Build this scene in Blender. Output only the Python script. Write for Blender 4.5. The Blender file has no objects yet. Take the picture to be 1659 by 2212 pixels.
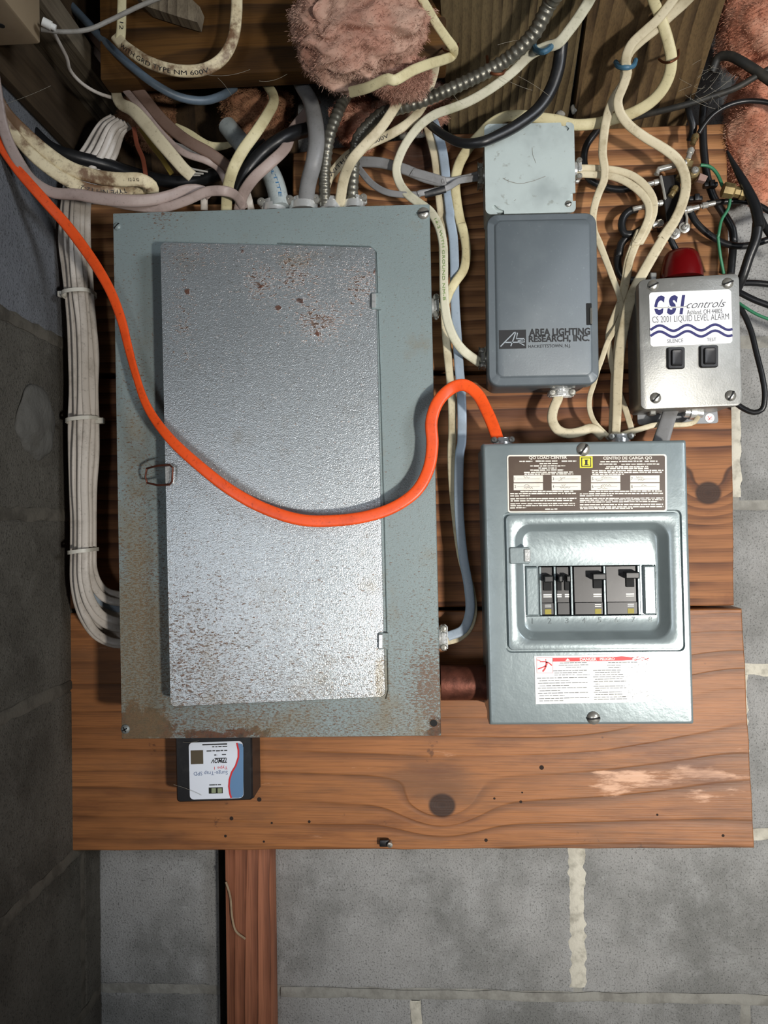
import bpy, bmesh, math, random
from mathutils import Vector, Matrix, noise
random.seed(7)
S = bpy.context.scene
COL = S.collection
# ------------------------------------------------------------------ camera
IW, IH, F = 1659.0, 2212.0, 1620.0
CAMD = 0.953                       # camera distance from the block wall (m)
YAW, PITCH, ROLL = math.radians(-2.967), math.radians(0.657), math.radians(0.830)
def _cam():
    cy, sy, cp, sp, cr, sr = math.cos(YAW), math.sin(YAW), math.cos(PITCH), math.sin(PITCH), math.cos(ROLL), math.sin(ROLL)
    base = Matrix(((1, 0, 0), (0, 0, -1), (0, 1, 0)))
    Ry = Matrix(((cy, 0, -sy), (0, 1, 0), (sy, 0, cy)))
    Rp = Matrix(((1, 0, 0), (0, cp, sp), (0, -sp, cp)))
    Rr = Matrix(((cr, sr, 0), (-sr, cr, 0), (0, 0, 1)))
    return Rr @ Rp @ Ry @ base
CM = _cam()
CMT = CM.transposed()
CPOS = Vector((0, -CAMD, 0))
def U(px, py, d):
    """point of the plane d metres in front of the block wall, seen at photo pixel px, py"""
    v = CMT @ Vector(((px - IW / 2) / F, (py - IH / 2) / F, 1.0))
    return CPOS + v * ((CAMD - d) / v.y)
def mpp(d): return (CAMD - d) / F          # metres per pixel at that distance
cam = bpy.data.objects.new('camera', bpy.data.cameras.new('camera'))
COL.objects.link(cam)
cam.data.sensor_fit = 'HORIZONTAL'; cam.data.sensor_width = 36.0; cam.data.lens = F / IW * 36.0
cam.data.clip_start = 0.01
r_, u_, b_ = CM[0], -CM[1], -CM[2]
cam.matrix_world = Matrix(((r_[0], u_[0], b_[0], 0), (r_[1], u_[1], b_[1], -CAMD), (r_[2], u_[2], b_[2], 0), (0, 0, 0, 1)))
S.camera = cam
# ------------------------------------------------------------------ light
S.view_settings.view_transform = 'Standard'; S.view_settings.look = 'None'
S.view_settings.gamma = 1.0; S.view_settings.use_curve_mapping = False
S.view_settings.exposure = 0.0
world = bpy.data.worlds.new('world'); S.world = world; world.use_nodes = True
world.node_tree.nodes['Background'].inputs[0].default_value = (0.62, 0.66, 0.72, 1)
world.node_tree.nodes['Background'].inputs[1].default_value = 0.05
def area(name, loc, target, size, energy, color, size_y=None, spread=math.pi):
    l = bpy.data.lights.new(name, 'AREA'); l.energy = energy; l.color = color; l.size = size
    if size_y: l.shape = 'RECTANGLE'; l.size_y = size_y
    l.spread = spread
    o = bpy.data.objects.new(name, l); COL.objects.link(o); o.location = loc
    o.rotation_euler = (Vector(target) - Vector(loc)).to_track_quat('-Z', 'Y').to_euler()
    return o
area('basement_window_daylight', (-0.46, -2.40, -0.34), (-0.1, 0, -0.05), 0.5, 8.0, (0.91, 0.94, 1.0), 0.5)
def spot(name, loc, target, energy, color, angle, radius):
    l = bpy.data.lights.new(name, 'SPOT'); l.energy = energy; l.color = color; l.spot_size = math.radians(angle); l.spot_blend = 1.0; l.shadow_soft_size = radius
    o = bpy.data.objects.new(name, l); COL.objects.link(o); o.location = loc
    o.rotation_euler = (Vector(target) - Vector(loc)).to_track_quat('-Z', 'Y').to_euler(); return o
spot('work_lamp', (1.0, -2.0, -0.5), (0.33, 0, -0.03), 205, (1.0, 0.955, 0.89), 49, 0.07)
area('cool_fill_upper_right', (1.25, -1.45, 0.40), (-0.40, -0.1, 0.22), 0.35, 2.6, (0.86, 0.92, 1.0), 0.35, math.radians(75))  # added cool fill to brighten the upper left wall; source unseen
# ------------------------------------------------------------------ helpers
def srgb(r, g, b):
    f = lambda c: (c / 255 / 12.92) if c / 255 <= 0.04045 else ((c / 255 + 0.055) / 1.055) ** 2.4
    return (f(r), f(g), f(b), 1.0)
class MB:
    def __init__(s): s.v = []; s.f = []; s.sm = True
    def add(s, vs, fs):
        o = len(s.v); s.v += [Vector(v) for v in vs]; s.f += [tuple(i + o for i in f) for f in fs]; return s
    def loft(s, loops, cap0=True, cap1=True, closed=True):
        n = len(loops[0]); vs = [p for l in loops for p in l]; fs = []
        for k in range(len(loops) - 1):
            for i in range(n if closed else n - 1):
                j = (i + 1) % n
                fs.append((k * n + i, k * n + j, (k + 1) * n + j, (k + 1) * n + i))
        if cap0: fs.append(tuple(range(n - 1, -1, -1)))
        if cap1: fs.append(tuple((len(loops) - 1) * n + i for i in range(n)))
        return s.add(vs, fs)
    def box(s, x0, x1, y0, y1, z0, z1, b=0.0):
        if x0 > x1: x0, x1 = x1, x0
        if y0 > y1: y0, y1 = y1, y0
        if z0 > z1: z0, z1 = z1, z0
        if b <= 0:
            vs = [(x, y, z) for x in (x0, x1) for y in (y0, y1) for z in (z0, z1)]
            return s.add(vs, [(0, 1, 3, 2), (4, 6, 7, 5), (0, 4, 5, 1), (2, 3, 7, 6), (0, 2, 6, 4), (1, 5, 7, 3)])
        bm = bmesh.new(); bmesh.ops.create_cube(bm, size=1)
        for v in bm.verts: v.co = Vector(((x0 + x1) / 2 + v.co.x * (x1 - x0), (y0 + y1) / 2 + v.co.y * (y1 - y0), (z0 + z1) / 2 + v.co.z * (z1 - z0)))
        bmesh.ops.bevel(bm, geom=bm.edges[:], offset=b, segments=2, affect='EDGES', profile=0.5)
        s.bm(bm); return s
    def bm(s, bm):
        bm.verts.index_update()
        s.add([v.co.copy() for v in bm.verts], [[v.index for v in f.verts] for f in bm.faces]); bm.free(); return s
    def lathe(s, prof, org, axis, n=20):
        """prof: (radius, height along axis)"""
        axis = Vector(axis).normalized(); a = axis.orthogonal().normalized(); c = axis.cross(a); org = Vector(org)
        loops = [[org + axis * h + (a * math.cos(t) + c * math.sin(t)) * max(r, 1e-6) for t in [2 * math.pi * i / n for i in range(n)]] for r, h in prof]
        return s.loft(loops)
    def build(s, name, mat, parent=None, smooth=None, flat=False):
        me = bpy.data.meshes.new(name)
        lo = Vector((min(v.x for v in s.v), min(v.y for v in s.v), min(v.z for v in s.v)))
        hi = Vector((max(v.x for v in s.v), max(v.y for v in s.v), max(v.z for v in s.v)))
        c = (lo + hi) / 2
        me.from_pydata([v - c for v in s.v], [], s.f)
        bm = bmesh.new(); bm.from_mesh(me); bmesh.ops.recalc_face_normals(bm, faces=bm.faces[:]); bm.to_mesh(me); bm.free()
        me.materials.append(mat)
        o = bpy.data.objects.new(name, me); COL.objects.link(o)
        if not flat:
            for p in me.polygons: p.use_smooth = True
            me.set_sharp_from_angle(angle=math.radians(smooth if smooth else 38))
        w = Vector((0, 0, 0)); q = parent
        while q: w = w + q.location; q = q.parent
        if parent: o.parent = parent
        o.location = c - w
        return o
def tag(o, label, cat=None, group=None, kind=None):
    o['label'] = label
    if cat: o['category'] = cat
    if group: o['group'] = group
    if kind: o['kind'] = kind
    return o
def thing(name, loc, label, cat, group=None):
    o = bpy.data.objects.new(name, None); COL.objects.link(o); o.location = loc; o.empty_display_size = 0.02
    return tag(o, label, cat, group)
# ------------------------------------------------------------------ materials
class N:
    def __init__(s, name):
        s.m = bpy.data.materials.new(name); s.m.use_nodes = True; s.t = s.m.node_tree; s.b = s.t.nodes['Principled BSDF']
        g = s.t.nodes.new('ShaderNodeNewGeometry'); s.pos = g.outputs['Position']; s._sep = None
    def link(s, a, b): s.t.links.new(a, b)
    def node(s, typ, **kw):
        n = s.t.nodes.new(typ)
        for k, v in kw.items(): setattr(n, k, v)
        return n
    def setin(s, sock, v):
        if hasattr(v, 'is_linked') or hasattr(v, 'links'): s.link(v, sock)
        else: sock.default_value = v
    def xyz(s):
        if not s._sep: n = s.node('ShaderNodeSeparateXYZ'); s.link(s.pos, n.inputs[0]); s._sep = n
        return s._sep.outputs
    def math(s, op, a, b=0.0, clamp=False):
        n = s.node('ShaderNodeMath', operation=op, use_clamp=clamp); s.setin(n.inputs[0], a); s.setin(n.inputs[1], b); return n.outputs[0]
    def noise(s, scale, detail=4, rough=0.55, offset=(0, 0, 0), dist=0.0, vec=None):
        m = s.node('ShaderNodeMapping'); s.link(vec or s.pos, m.inputs[0])
        m.inputs['Scale'].default_value = scale if isinstance(scale, (tuple, list)) else (scale,) * 3
        m.inputs['Location'].default_value = offset
        n = s.node('ShaderNodeTexNoise'); s.link(m.outputs[0], n.inputs['Vector']); n.inputs['Scale'].default_value = 1.0
        n.inputs['Detail'].default_value = detail; n.inputs['Roughness'].default_value = rough; n.inputs['Distortion'].default_value = dist
        return n.outputs['Fac']
    def voro(s, scale, offset=(0, 0, 0)):
        m = s.node('ShaderNodeMapping'); s.link(s.pos, m.inputs[0]); m.inputs['Scale'].default_value = scale if isinstance(scale, (tuple, list)) else (scale,) * 3
        m.inputs['Location'].default_value = offset
        n = s.node('ShaderNodeTexVoronoi'); s.link(m.outputs[0], n.inputs['Vector']); n.inputs['Scale'].default_value = 1.0
        return n.outputs['Distance']
    def gauss(s, x, z, sx, sz, amp):
        q = s.xyz()
        a = s.math('POWER', s.math('ABSOLUTE', s.math('MULTIPLY', s.math('SUBTRACT', q[0], x), 1 / sx)), 2.0)
        c = s.math('POWER', s.math('ABSOLUTE', s.math('MULTIPLY', s.math('SUBTRACT', q[2], z), 1 / sz)), 2.0)
        e = s.math('EXPONENT', s.math('MULTIPLY', s.math('ADD', a, c), -1.0))
        return s.math('MULTIPLY', e, amp)
    def step(s, v, lo, hi):
        n = s.node('ShaderNodeMapRange'); n.interpolation_type = 'SMOOTHSTEP'
        s.setin(n.inputs['Value'], v); n.inputs['From Min'].default_value = lo; n.inputs['From Max'].default_value = hi
        return n.outputs[0]
    def mix(s, fac, a, b):
        n = s.node('ShaderNodeMix', data_type='RGBA'); s.setin(n.inputs['Factor'], fac)
        ca, cb = [i for i in n.inputs if i.type == 'RGBA'][:2]
        s.setin(ca, a); s.setin(cb, b)
        return [o for o in n.outputs if o.type == 'RGBA'][0]
    def bump(s, h, strength, dist, prev=None):
        n = s.node('ShaderNodeBump'); n.inputs['Strength'].default_value = strength; n.inputs['Distance'].default_value = dist
        s.link(h, n.inputs['Height'])
        if prev: s.link(prev, n.inputs['Normal'])
        return n.outputs[0]
    def done(s, color, rough=0.5, metal=0.0, normal=None, spec=0.5):
        s.setin(s.b.inputs['Base Color'], color); s.setin(s.b.inputs['Roughness'], rough); s.setin(s.b.inputs['Metallic'], metal)
        s.b.inputs['Specular IOR Level'].default_value = spec
        if normal: s.link(normal, s.b.inputs['Normal'])
        return s.m
def plain(name, c, rough=0.5, metal=0.0, layers=(), bumps=(), spec=0.5):
    """layers: (scale, lo, hi, colour, strength)   bumps: (scale, strength, distance)"""
    n = N(name); col = srgb(*c)
    for k, L in enumerate(layers):
        f = n.step(n.noise(L[0], 4, 0.6, (k * 3.1, 1.7 * k, 5.3)), L[1], L[2])
        col = n.mix(n.math('MULTIPLY', f, L[4]), col, srgb(*L[3]))
    nr = None
    for k, bp in enumerate(bumps): nr = n.bump(n.noise(bp[0], 3, 0.6, (9 + k, 2, 1)), bp[1], bp[2], nr)
    return n.done(col, rough, metal, nr, spec)
def wood(name, light, dark, grain='x', freq=45.0, knots=(), seed=0.0, wob=0.03, contrast=1.0, rough=0.7, fib=1.0, stains=(), spec=0.25, slope=0.0, rlo=0.15):
    n = N(name); q = n.xyz()
    al, ac = (q[0], q[2]) if grain == 'x' else ((q[2], q[0]) if grain == 'z' else (q[1], q[0]))
    sc = {'x': (2.2, 3, 6), 'z': (6, 3, 2.2), 'y': (6, 2.2, 3)}[grain]
    fs = {'x': (14, 260, 620), 'z': (620, 260, 14), 'y': (620, 14, 260)}[grain]
    w = n.math('MULTIPLY', n.math('SUBTRACT', n.noise(sc, 3, 0.5, (seed, seed * 2, seed)), 0.5), wob * 2)
    fld = n.math('ADD', ac, w)
    if slope: fld = n.math('ADD', fld, n.math('MULTIPLY', al, slope))
    core = None
    for (kx, kz, r, amp) in knots:
        g = n.gauss(kx, kz, r * 2.6, r * 1.9, amp); fld = n.math('ADD', fld, g)
        if amp < 0: continue
        c = n.gauss(kx, kz, r * 0.95, r * 0.85, 1.0); core = c if core is None else n.math('MAXIMUM', core, c)
    ph = n.math('ADD', n.math('MULTIPLY', fld, freq), n.math('MULTIPLY', n.noise({'x': (0.9, 1, 11), 'z': (11, 1, 0.9), 'y': (11, 0.9, 1)}[grain], 2, 0.5, (seed + 4, 1, 2)), 2.4))
    fr = n.math('FRACT', ph)
    ring = n.math('MULTIPLY', n.step(fr, rlo, 0.86), n.math('SUBTRACT', 1.0, n.step(fr, 0.90, 1.0)))
    vary = n.noise(tuple(x * 3 for x in sc), 3, 0.6, (seed + 8, 3, 1))
    ring = n.math('MULTIPLY', ring, n.math('ADD', 0.35, n.step(vary, 0.3, 0.7)), True)
    line = n.math('MULTIPLY', n.step(fr, 0.80, 0.90), n.math('SUBTRACT', 1.0, n.step(fr, 0.91, 0.99)))
    fibn = n.noise(fs, 3, 0.6, (seed, 0, 0))
    col = n.mix(n.math('MULTIPLY', ring, contrast, True), srgb(*light), srgb(*dark))
    col = n.mix(n.math('MULTIPLY', n.step(fibn, 0.40, 0.72), 0.35 * fib), col, srgb(*[c * 0.55 for c in dark]))
    col = n.mix(n.math('MULTIPLY', n.math('MULTIPLY', line, n.step(vary, 0.42, 0.6)), 0.6 * contrast), col, srgb(*[c * 0.5 for c in dark]))
    big = n.noise(tuple(x * 1.3 for x in sc), 5, 0.65, (seed + 2, 6, 3))
    col = n.mix(n.math('MULTIPLY', n.step(big, 0.45, 0.75), 0.45), col, srgb(*[c * 0.62 for c in dark]))
    for (scl, lo, hi, c, st, gs) in stains:
        f = n.noise(scl, 5, 0.65, (seed + 12, 4, 7))
        for g in gs: f = n.math('ADD', f, n.gauss(*g))
        col = n.mix(n.math('MULTIPLY', n.step(f, lo, hi), st), col, srgb(*c))
    if core is not None:
        kr = n.math('FRACT', n.math('MULTIPLY', core, 7.0))
        kc = n.mix(n.math('MULTIPLY', kr, 0.5), srgb(62, 38, 24), srgb(38, 24, 17))
        col = n.mix(n.step(core, 0.30, 0.5), col, kc)
    h = n.math('ADD', n.math('MULTIPLY', ring, -0.6), n.math('MULTIPLY', fibn, 0.5 * fib))
    return n.done(col, rough, 0.0, n.bump(h, 0.5, 0.0012), spec)
def X(px, py, d): return U(px, py, d).x
def Z(px, py, d): return U(px, py, d).z
# ---- colours of the place
def block_mat(name, base, dk, lt):
    n = N(name)
    f1 = n.step(n.noise(7, 5, 0.6, (1, 2, 3)), 0.38, 0.66); f2 = n.step(n.noise(26, 5, 0.7, (4, 1, 3)), 0.45, 0.72)
    col = n.mix(n.math('MULTIPLY', f1, 0.75), srgb(*base), srgb(*dk)); col = n.mix(n.math('MULTIPLY', f2, 0.45), col, srgb(*lt))
    pit = n.noise(420, 3, 0.7); grit = n.noise(900, 2, 0.6)
    col = n.mix(n.math('MULTIPLY', n.step(pit, 0.53, 0.66), 0.6), col, srgb(*[c * 0.5 for c in dk]))
    col = n.mix(n.math('MULTIPLY', n.step(grit, 0.64, 0.72), 0.4), col, srgb(*[min(255, c * 1.25) for c in lt]))
    nr = n.bump(pit, 0.9, 0.0022); nr = n.bump(n.noise(60, 4, 0.6), 0.35, 0.003, nr)
    return n.done(col, 0.88, 0, nr, 0.2)
M_BLOCK = block_mat('concrete_block', (160, 160, 158), (110, 111, 108), (176, 177, 176))
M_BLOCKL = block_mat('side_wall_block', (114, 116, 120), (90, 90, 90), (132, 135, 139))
M_BLOCKL2 = block_mat('lower_side_wall_block', (92, 88, 80), (64, 60, 53), (108, 104, 96))  # darker, browner block for the lower courses
M_MORTAR = plain('mortar', (200, 196, 182), 0.95, 0, [(60, 0.45, 0.7, (140, 136, 124), 0.7), (14, 0.5, 0.75, (118, 114, 106), 0.5)], [(300, 0.6, 0.0015), (50, 0.5, 0.003)], 0.2)
M_MORTAR2 = plain('grey_mortar', (150, 149, 142), 0.95, 0, [(40, 0.4, 0.65, (122, 120, 114), 0.8)], [(300, 0.6, 0.0015), (50, 0.5, 0.003)], 0.2)
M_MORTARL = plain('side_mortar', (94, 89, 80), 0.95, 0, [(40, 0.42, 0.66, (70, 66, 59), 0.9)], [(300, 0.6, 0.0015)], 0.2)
kn = U(955, 1740, .076); kn2 = U(1530, 1065, .076); kn3 = U(920, 1700, .076); kn4 = U(900, 330, .076)
spot = U(1350, 1690, .076); spot2 = U(1560, 1680, .076)
WL, WD = (186, 126, 78), (118, 70, 40)
M_PLANK_LO = wood('lower_plank_wood', (160, 104, 60), (98, 60, 35), 'x', 38, [(kn.x, kn.z, 0.017, 0.05), (.36, -.20, 0.05, -0.05)], 1.3, 0.014, 0.5, 0.5, 1.0,
    [((7, 9, 26), 0.50, 0.80, (112, 78, 54), 0.7, [(kn.x - .01, kn.z + .02, .05, .03, .28)]), ((14, 9, 70), 0.66, 0.80, (224, 178, 146), 0.75, [(spot.x, spot.z, 0.06, 0.020, 0.24), (spot2.x, spot2.z, 0.05, 0.022, 0.25)]),
     ((5, 9, 22), 0.52, 0.72, (104, 62, 38), 0.75, []), (30, 0.66, 0.72, (74, 46, 32), 0.7, [])], 0.4, 0, .55)
M_PLANK_MID = wood('middle_plank_wood', (152, 100, 61), (92, 54, 33), 'x', 56, [(kn2.x, kn2.z, 0.016, 0.04)], 5.1, 0.008, 0.9, 0.62, 1.0, [(10, 0.58, 0.75, (96, 54, 32), 0.6, [])], 0.3)
M_PLANK_UP = wood('upper_plank_wood', (172, 123, 80), (106, 68, 42), 'x', 60, [(kn4.x, kn4.z, 0.03, 0.05)], 9.4, 0.006, 0.9, 0.65, 1.0, [(8, 0.6, 0.8, (86, 48, 30), 0.6, [(kn4.x, kn4.z, 0.05, 0.05, 0.25)])], 0.3)
M_POST = wood('post_wood', (162, 104, 76), (112, 66, 46), 'z', 70, [], 3.3, 0.012, 0.8, 0.6)
M_CEIL = wood('grey_brown_plank_wood', (100, 86, 60), (66, 54, 36), 'z', 110, [(0.16, 0.43, 0.012, 0.03)], 2.2, 0.012, 0.9, 0.8)
M_CEIL2 = wood('brown_plank_wood', (104, 84, 56), (68, 52, 34), 'z', 60, [(0.395, 0.505, 0.014, 0.05)], 7.7, 0.03, 0.9, 0.8)
M_HEAD = wood('shade_dark_header_wood', (100, 68, 30), (52, 34, 15), 'x', 30, [(-0.176, 0.455, 0.012, 0.02)], 4.2, 0.03, 0.8, 0.75)  # brown darkened so the header reads as shaded from above
M_JOIST = wood('grey_joist_wood', (134, 122, 102), (92, 80, 66), 'y', 90, [], 6.5, 0.01, 0.8, 0.85)
M_DARKWOOD = wood('dark_subfloor_wood', (70, 54, 36), (40, 30, 20), 'y', 40, [], 8.5, 0.02, 0.8, 0.85)

# ---- back wall of concrete blocks
zj = Z(905, 2147, 0); xj0 = X(1247, 1990, 0); XL = (X(171, 1838, .076) + X(205, 1860, 0)) / 2
wb = MB(); ga, gb_ = X(473, 2000, .0), X(490, 2000, .0)      # a narrow slot is left open in the wall beside the post
wb.box(XL - .2, ga, .0012, .085, -.95, .85); wb.box(gb_, .95, .0012, .085, -.95, .85); wb.box(XL - .2, .95, .09, .10, -.95, .85)
wall_back = wb.build('wall_back', M_MORTAR2); tag(wall_back, 'grey concrete block wall with pale mortar behind the planks', kind='structure')
def rough_block(x0, x1, z0, z1, th=.03, seed=0, name='block'):
    """front face towards -Y at y=0, outline chipped a little"""
    n = 14; rnd = random.Random(seed); out = []
    def edge(a, b, nx, nz, k):
        for i in range(k):
            t = i / k; j = rnd.uniform(0, .0022) if i else .0012
            out.append((a[0] + (b[0] - a[0]) * t + nx * j, a[1] + (b[1] - a[1]) * t + nz * j))
    edge((x0, z0), (x1, z0), 0, 1, n); edge((x1, z0), (x1, z1), -1, 0, 8); edge((x1, z1), (x0, z1), 0, -1, n); edge((x0, z1), (x0, z0), 1, 0, 8)
    cx, cz = (x0 + x1) / 2, (z0 + z1) / 2
    ins = [(x + (.002 if x < cx else -.002), z + (.002 if z < cz else -.002)) for x, z in out]
    return out, ins
def wall_block(x0, x1, z0, z1, seed, axis, mat, parent):
    out, ins = rough_block(x0, x1, z0, z1, seed=seed); m = MB()
    if axis == 'back': P = lambda a, c, h: (a, h, c)
    else: P = lambda a, c, h: (XL - h, a, c)
    m.loft([[P(a, c, .03) for a, c in out], [P(a, c, .0010) for a, c in out], [P(a, c, 0) for a, c in ins]], cap0=False)
    return m.build('block', mat, parent, flat=True)
sd = 0
for r in range(-2, 8):
    z0 = zj + .2032 * r; off = 0 if r % 2 == 0 else .2032
    for k in range(-3, 3):
        x0 = xj0 + off + .4064 * k; x1 = x0 + .4064; a, b = max(x0, XL), min(x1, .9); sd += 1
        if b - a < .03 or z0 > .8: continue
        a, b = a + (.005 if x0 > XL else -.004), b - .005
        for p, q in ([(a, ga), (gb_, b)] if a < ga < b else [(a, b)]):
            if q - p > .02: wall_block(p, q, z0 + .005, z0 + .1982, sd, 'back', M_BLOCK, wall_back)
pxb0 = X(585, 2000, .0375)
def smear(pts, w, seed, parent, mat, axis='back', name='mortar_smear'):
    """sloppy strip of mortar wiped over a joint"""
    rnd = random.Random(seed); L, R, ml, mr = [], [], [], []
    n = 26; (a0, c0), (a1, c1) = pts; ln = math.hypot(a1 - a0, c1 - c0); tx, tz = (a1 - a0) / ln, (c1 - c0) / ln
    for i in range(n + 1):
        t = i / n; a = a0 + (a1 - a0) * t; c = c0 + (c1 - c0) * t
        wl, wr = w * rnd.uniform(.36, .62), w * rnd.uniform(.36, .62)
        for lst, k in ((L, -wl), (ml, -wl * .55), (mr, wr * .55), (R, wr)): lst.append((a - tz * k, c + tx * k))
    m = MB(); P = (lambda a, c, h: (a, h, c)) if axis == 'back' else (lambda a, c, h: (XL - h, a, c))
    rows = [[P(a, c, .0002) for a, c in L], [P(a, c, -.0006 - rnd.uniform(0, .0008)) for a, c in ml], [P(a, c, -.0006 - rnd.uniform(0, .0008)) for a, c in mr], [P(a, c, .0002) for a, c in R]]
    m.loft(rows, False, False, closed=False)
    return m.build(name, mat, parent)
smear([(xj0, zj + .012), (xj0, zj + .196)], .021, 1, wall_back, M_MORTAR)
smear([(xj0 - .203, zj - .19), (xj0 - .203, zj - .008)], .013, 2, wall_back, M_MORTAR)
smear([(xj0 + .2032, zj + .212), (xj0 + .2032, zj + .40)], .020, 3, wall_back, M_MORTAR)
smear([(xj0 + .2032, zj + .62), (xj0 + .2032, zj + .80)], .016, 4, wall_back, M_MORTAR)
smear([(pxb0 + .004, zj - .001), (.6, zj)], .012, 5, wall_back, M_MORTAR2)
for k in (1, 2, 4): smear([(.38, zj + .2032 * k), (.72, zj + .2032 * k)], .016, 6 + k, wall_back, M_MORTAR if k < 3 else M_MORTAR2)
# ---- left wall
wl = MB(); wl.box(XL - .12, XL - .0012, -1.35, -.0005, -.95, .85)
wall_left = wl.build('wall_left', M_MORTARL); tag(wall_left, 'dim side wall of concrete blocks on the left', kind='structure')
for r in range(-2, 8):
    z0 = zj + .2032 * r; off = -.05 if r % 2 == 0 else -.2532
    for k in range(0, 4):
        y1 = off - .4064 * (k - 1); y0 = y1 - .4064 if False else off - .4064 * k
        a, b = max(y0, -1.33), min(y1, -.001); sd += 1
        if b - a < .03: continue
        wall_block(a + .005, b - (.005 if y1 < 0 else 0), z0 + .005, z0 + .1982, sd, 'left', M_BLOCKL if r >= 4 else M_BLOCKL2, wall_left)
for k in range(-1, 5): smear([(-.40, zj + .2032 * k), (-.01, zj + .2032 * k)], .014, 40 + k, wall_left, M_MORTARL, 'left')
M_LUMP = plain('brown_splat', (92, 90, 85), 0.95, 0, [(40, 0.4, 0.7, (80, 77, 71), 0.8)], [(120, 0.6, 0.003)], 0.15)
def lump(name, c, rad, seed, amp, freq, mat, parent=None, sub=4, folds=0.0, squash=None):
    bm = bmesh.new(); bmesh.ops.create_icosphere(bm, subdivisions=sub, radius=1); o = Vector((seed * 3.7, seed * 1.9, seed * 2.3))
    for v in bm.verts:
        n = v.co.normalized(); p = n * freq + o
        h = noise.fractal(p * .8, 1.4, 2.1, 2) * amp
        if folds:
            w = Vector((noise.noise(p * 1.3), noise.noise(p * 1.3 + Vector((9, 1, 4))), noise.noise(p * 1.3 + Vector((3, 7, 2))))) * .7
            q_ = Vector((p.x * .7, p.y, p.z * 1.7)) + w
            b1, b2, b3 = noise.noise(q_ * .95), noise.noise(q_ * 2.1 + Vector((4, 4, 1))), noise.noise(q_ * 4.6)
            h += folds * (1.6 * math.sqrt(b1 * b1 + .012) + .5 * math.sqrt(b2 * b2 + .012) + .12 * b3 - .6)
        v.co = Vector((n.x * rad[0], n.y * rad[1], n.z * rad[2])) * (1 + h) + Vector(c)
    m = MB(); m.bm(bm); return m.build(name, mat, parent, smooth=80)
q = [(-18, 826), (98, 1008)]
t_ = (XL - 0) / ((48 - 914) / F); yl = CAMD - abs(XL) / (abs(48 - 905) / F)
lump('mortar_splat', (XL, -yl, Z(48, 915, yl)), (.010, .040, .040), 3, .35, 1.2, M_LUMP, wall_left, 4)

# ---- timber behind the panels: three planks on a post
def plank(name, px, yb, mat, label, d=.076, thick=.038, cat='plank', seed=0):
    """px: outline pixels clockwise, taken at distance d; extruded back to the post"""
    P = [U(x, y, d) for x, y in px]; rnd = random.Random(seed); pts = []
    for i in range(len(P)):
        a, b = P[i], P[(i + 1) % len(P)]; k = max(2, int((b - a).length / .03))
        for j in range(k):
            p = a.lerp(b, j / k)
            if j: p = p + Vector((rnd.uniform(-1, 1), 0, rnd.uniform(-1, 1))) * .0006
            pts.append(p)
    c = sum(pts, Vector()) / len(pts); e = .0014
    def off(p): v = p - c; return Vector((p.x - math.copysign(e, v.x), p.y, p.z - math.copysign(e, v.z)))
    ins = [off(p) for p in pts]
    m = MB(); m.loft([[p + Vector((0, thick, 0)) for p in pts], [p + Vector((0, e, 0)) for p in pts], ins])
    o = m.build(name, mat, None, flat=True); return tag(o, label, cat, 'rough backing planks')
xl_px = lambda y: 914 + (XL + .0012 - X(914, y, .076)) / mpp(.076)
lowp = plank('backing_plank', [(xl_px(1316) + 1, 1325), (1603, 1315), (1630, 1832), (xl_px(1838), 1838)], 0, M_PLANK_LO, 'lowest and widest-showing brown plank with a dark round knot below the panels', seed=1)
plank('backing_plank', [(xl_px(812), 818), (1580, 804), (1586, 1308), (xl_px(1312), 1315)], 0, M_PLANK_MID, 'middle brown plank behind the grey load centre with a knot at its right', seed=2)
plank('backing_plank', [(xl_px(440), 440), (632, 440), (632, 330), (955, 290), (1570, 266), (1577, 796), (xl_px(802), 806)], 0, M_PLANK_UP, 'topmost striped brown plank behind the junction box and cables', seed=3)
pm = MB(); pxa, pxb = X(487, 2000, .0375), X(585, 2000, .0375); pm.box(pxa, pxb, -.0372, .0, -.93, Z(500, 1600, .04), .002)
tag(pm.build('wall_post', M_POST), 'upright reddish brown post fixed to the block wall under the lowest plank', 'post')

# ---- timber overhead
def slab(name, c4, thick, mat, label, cat, ext=0.6, group=None):
    """c4: (px,py,d) lower-left, lower-right, upper-right, upper-left"""
    A, B, C, D_ = [U(*c) for c in c4]; C = C + (C - B) * ext; D_ = D_ + (D_ - A) * ext
    nrm = (B - A).cross(D_ - A).normalized()
    if nrm.y < 0: nrm = -nrm
    f = [A, B, C, D_]; m = MB(); cc = sum(f, Vector()) / 4
    m.loft([[p + nrm * thick for p in f], [p + nrm * .002 for p in f], [p + (cc - p).normalized() * .002 for p in f]])
    return tag(m.build(name, mat, None, flat=True), label, cat, group)
slab('overhead_plank', [(968, 292, .05), (1222, 292, .05), (1270, -30, .19), (948, -30, .19)], .03, M_CEIL, 'grey-brown overhead plank above the junction box, left of the black gap', 'plank', 1.2, 'overhead planks')
slab('overhead_plank', [(1233, 292, .05), (1476, 292, .05), (1578, -30, .19), (1276, -30, .19)], .03, M_CEIL2, 'swirly-grained overhead plank right of the black gap', 'plank', 1.2, 'overhead planks')
hm = MB(); ha, hb = U(215, 160, .165), U(965, 152, .165)
hm.box(ha.x, hb.x, -.165, -.138, (ha.z + hb.z) / 2, .80, .003)
tag(hm.build('header_beam', M_HEAD), 'shade-darkened brown header beam behind the big insulation tuft', 'beam')
je = U(247, 215, .06); jm = MB(); jm.box(XL + .001, je.x, -.95, -.002, je.z, je.z + .028, .0015)
tag(jm.build('sill_joist', M_JOIST), 'weathered grey joist running overhead into the top left corner', 'joist')
jm = MB(); jm.box(XL + .001, X(190, 120, .1), -.95, -.002, je.z + .029, je.z + .15, .0015)
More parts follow.
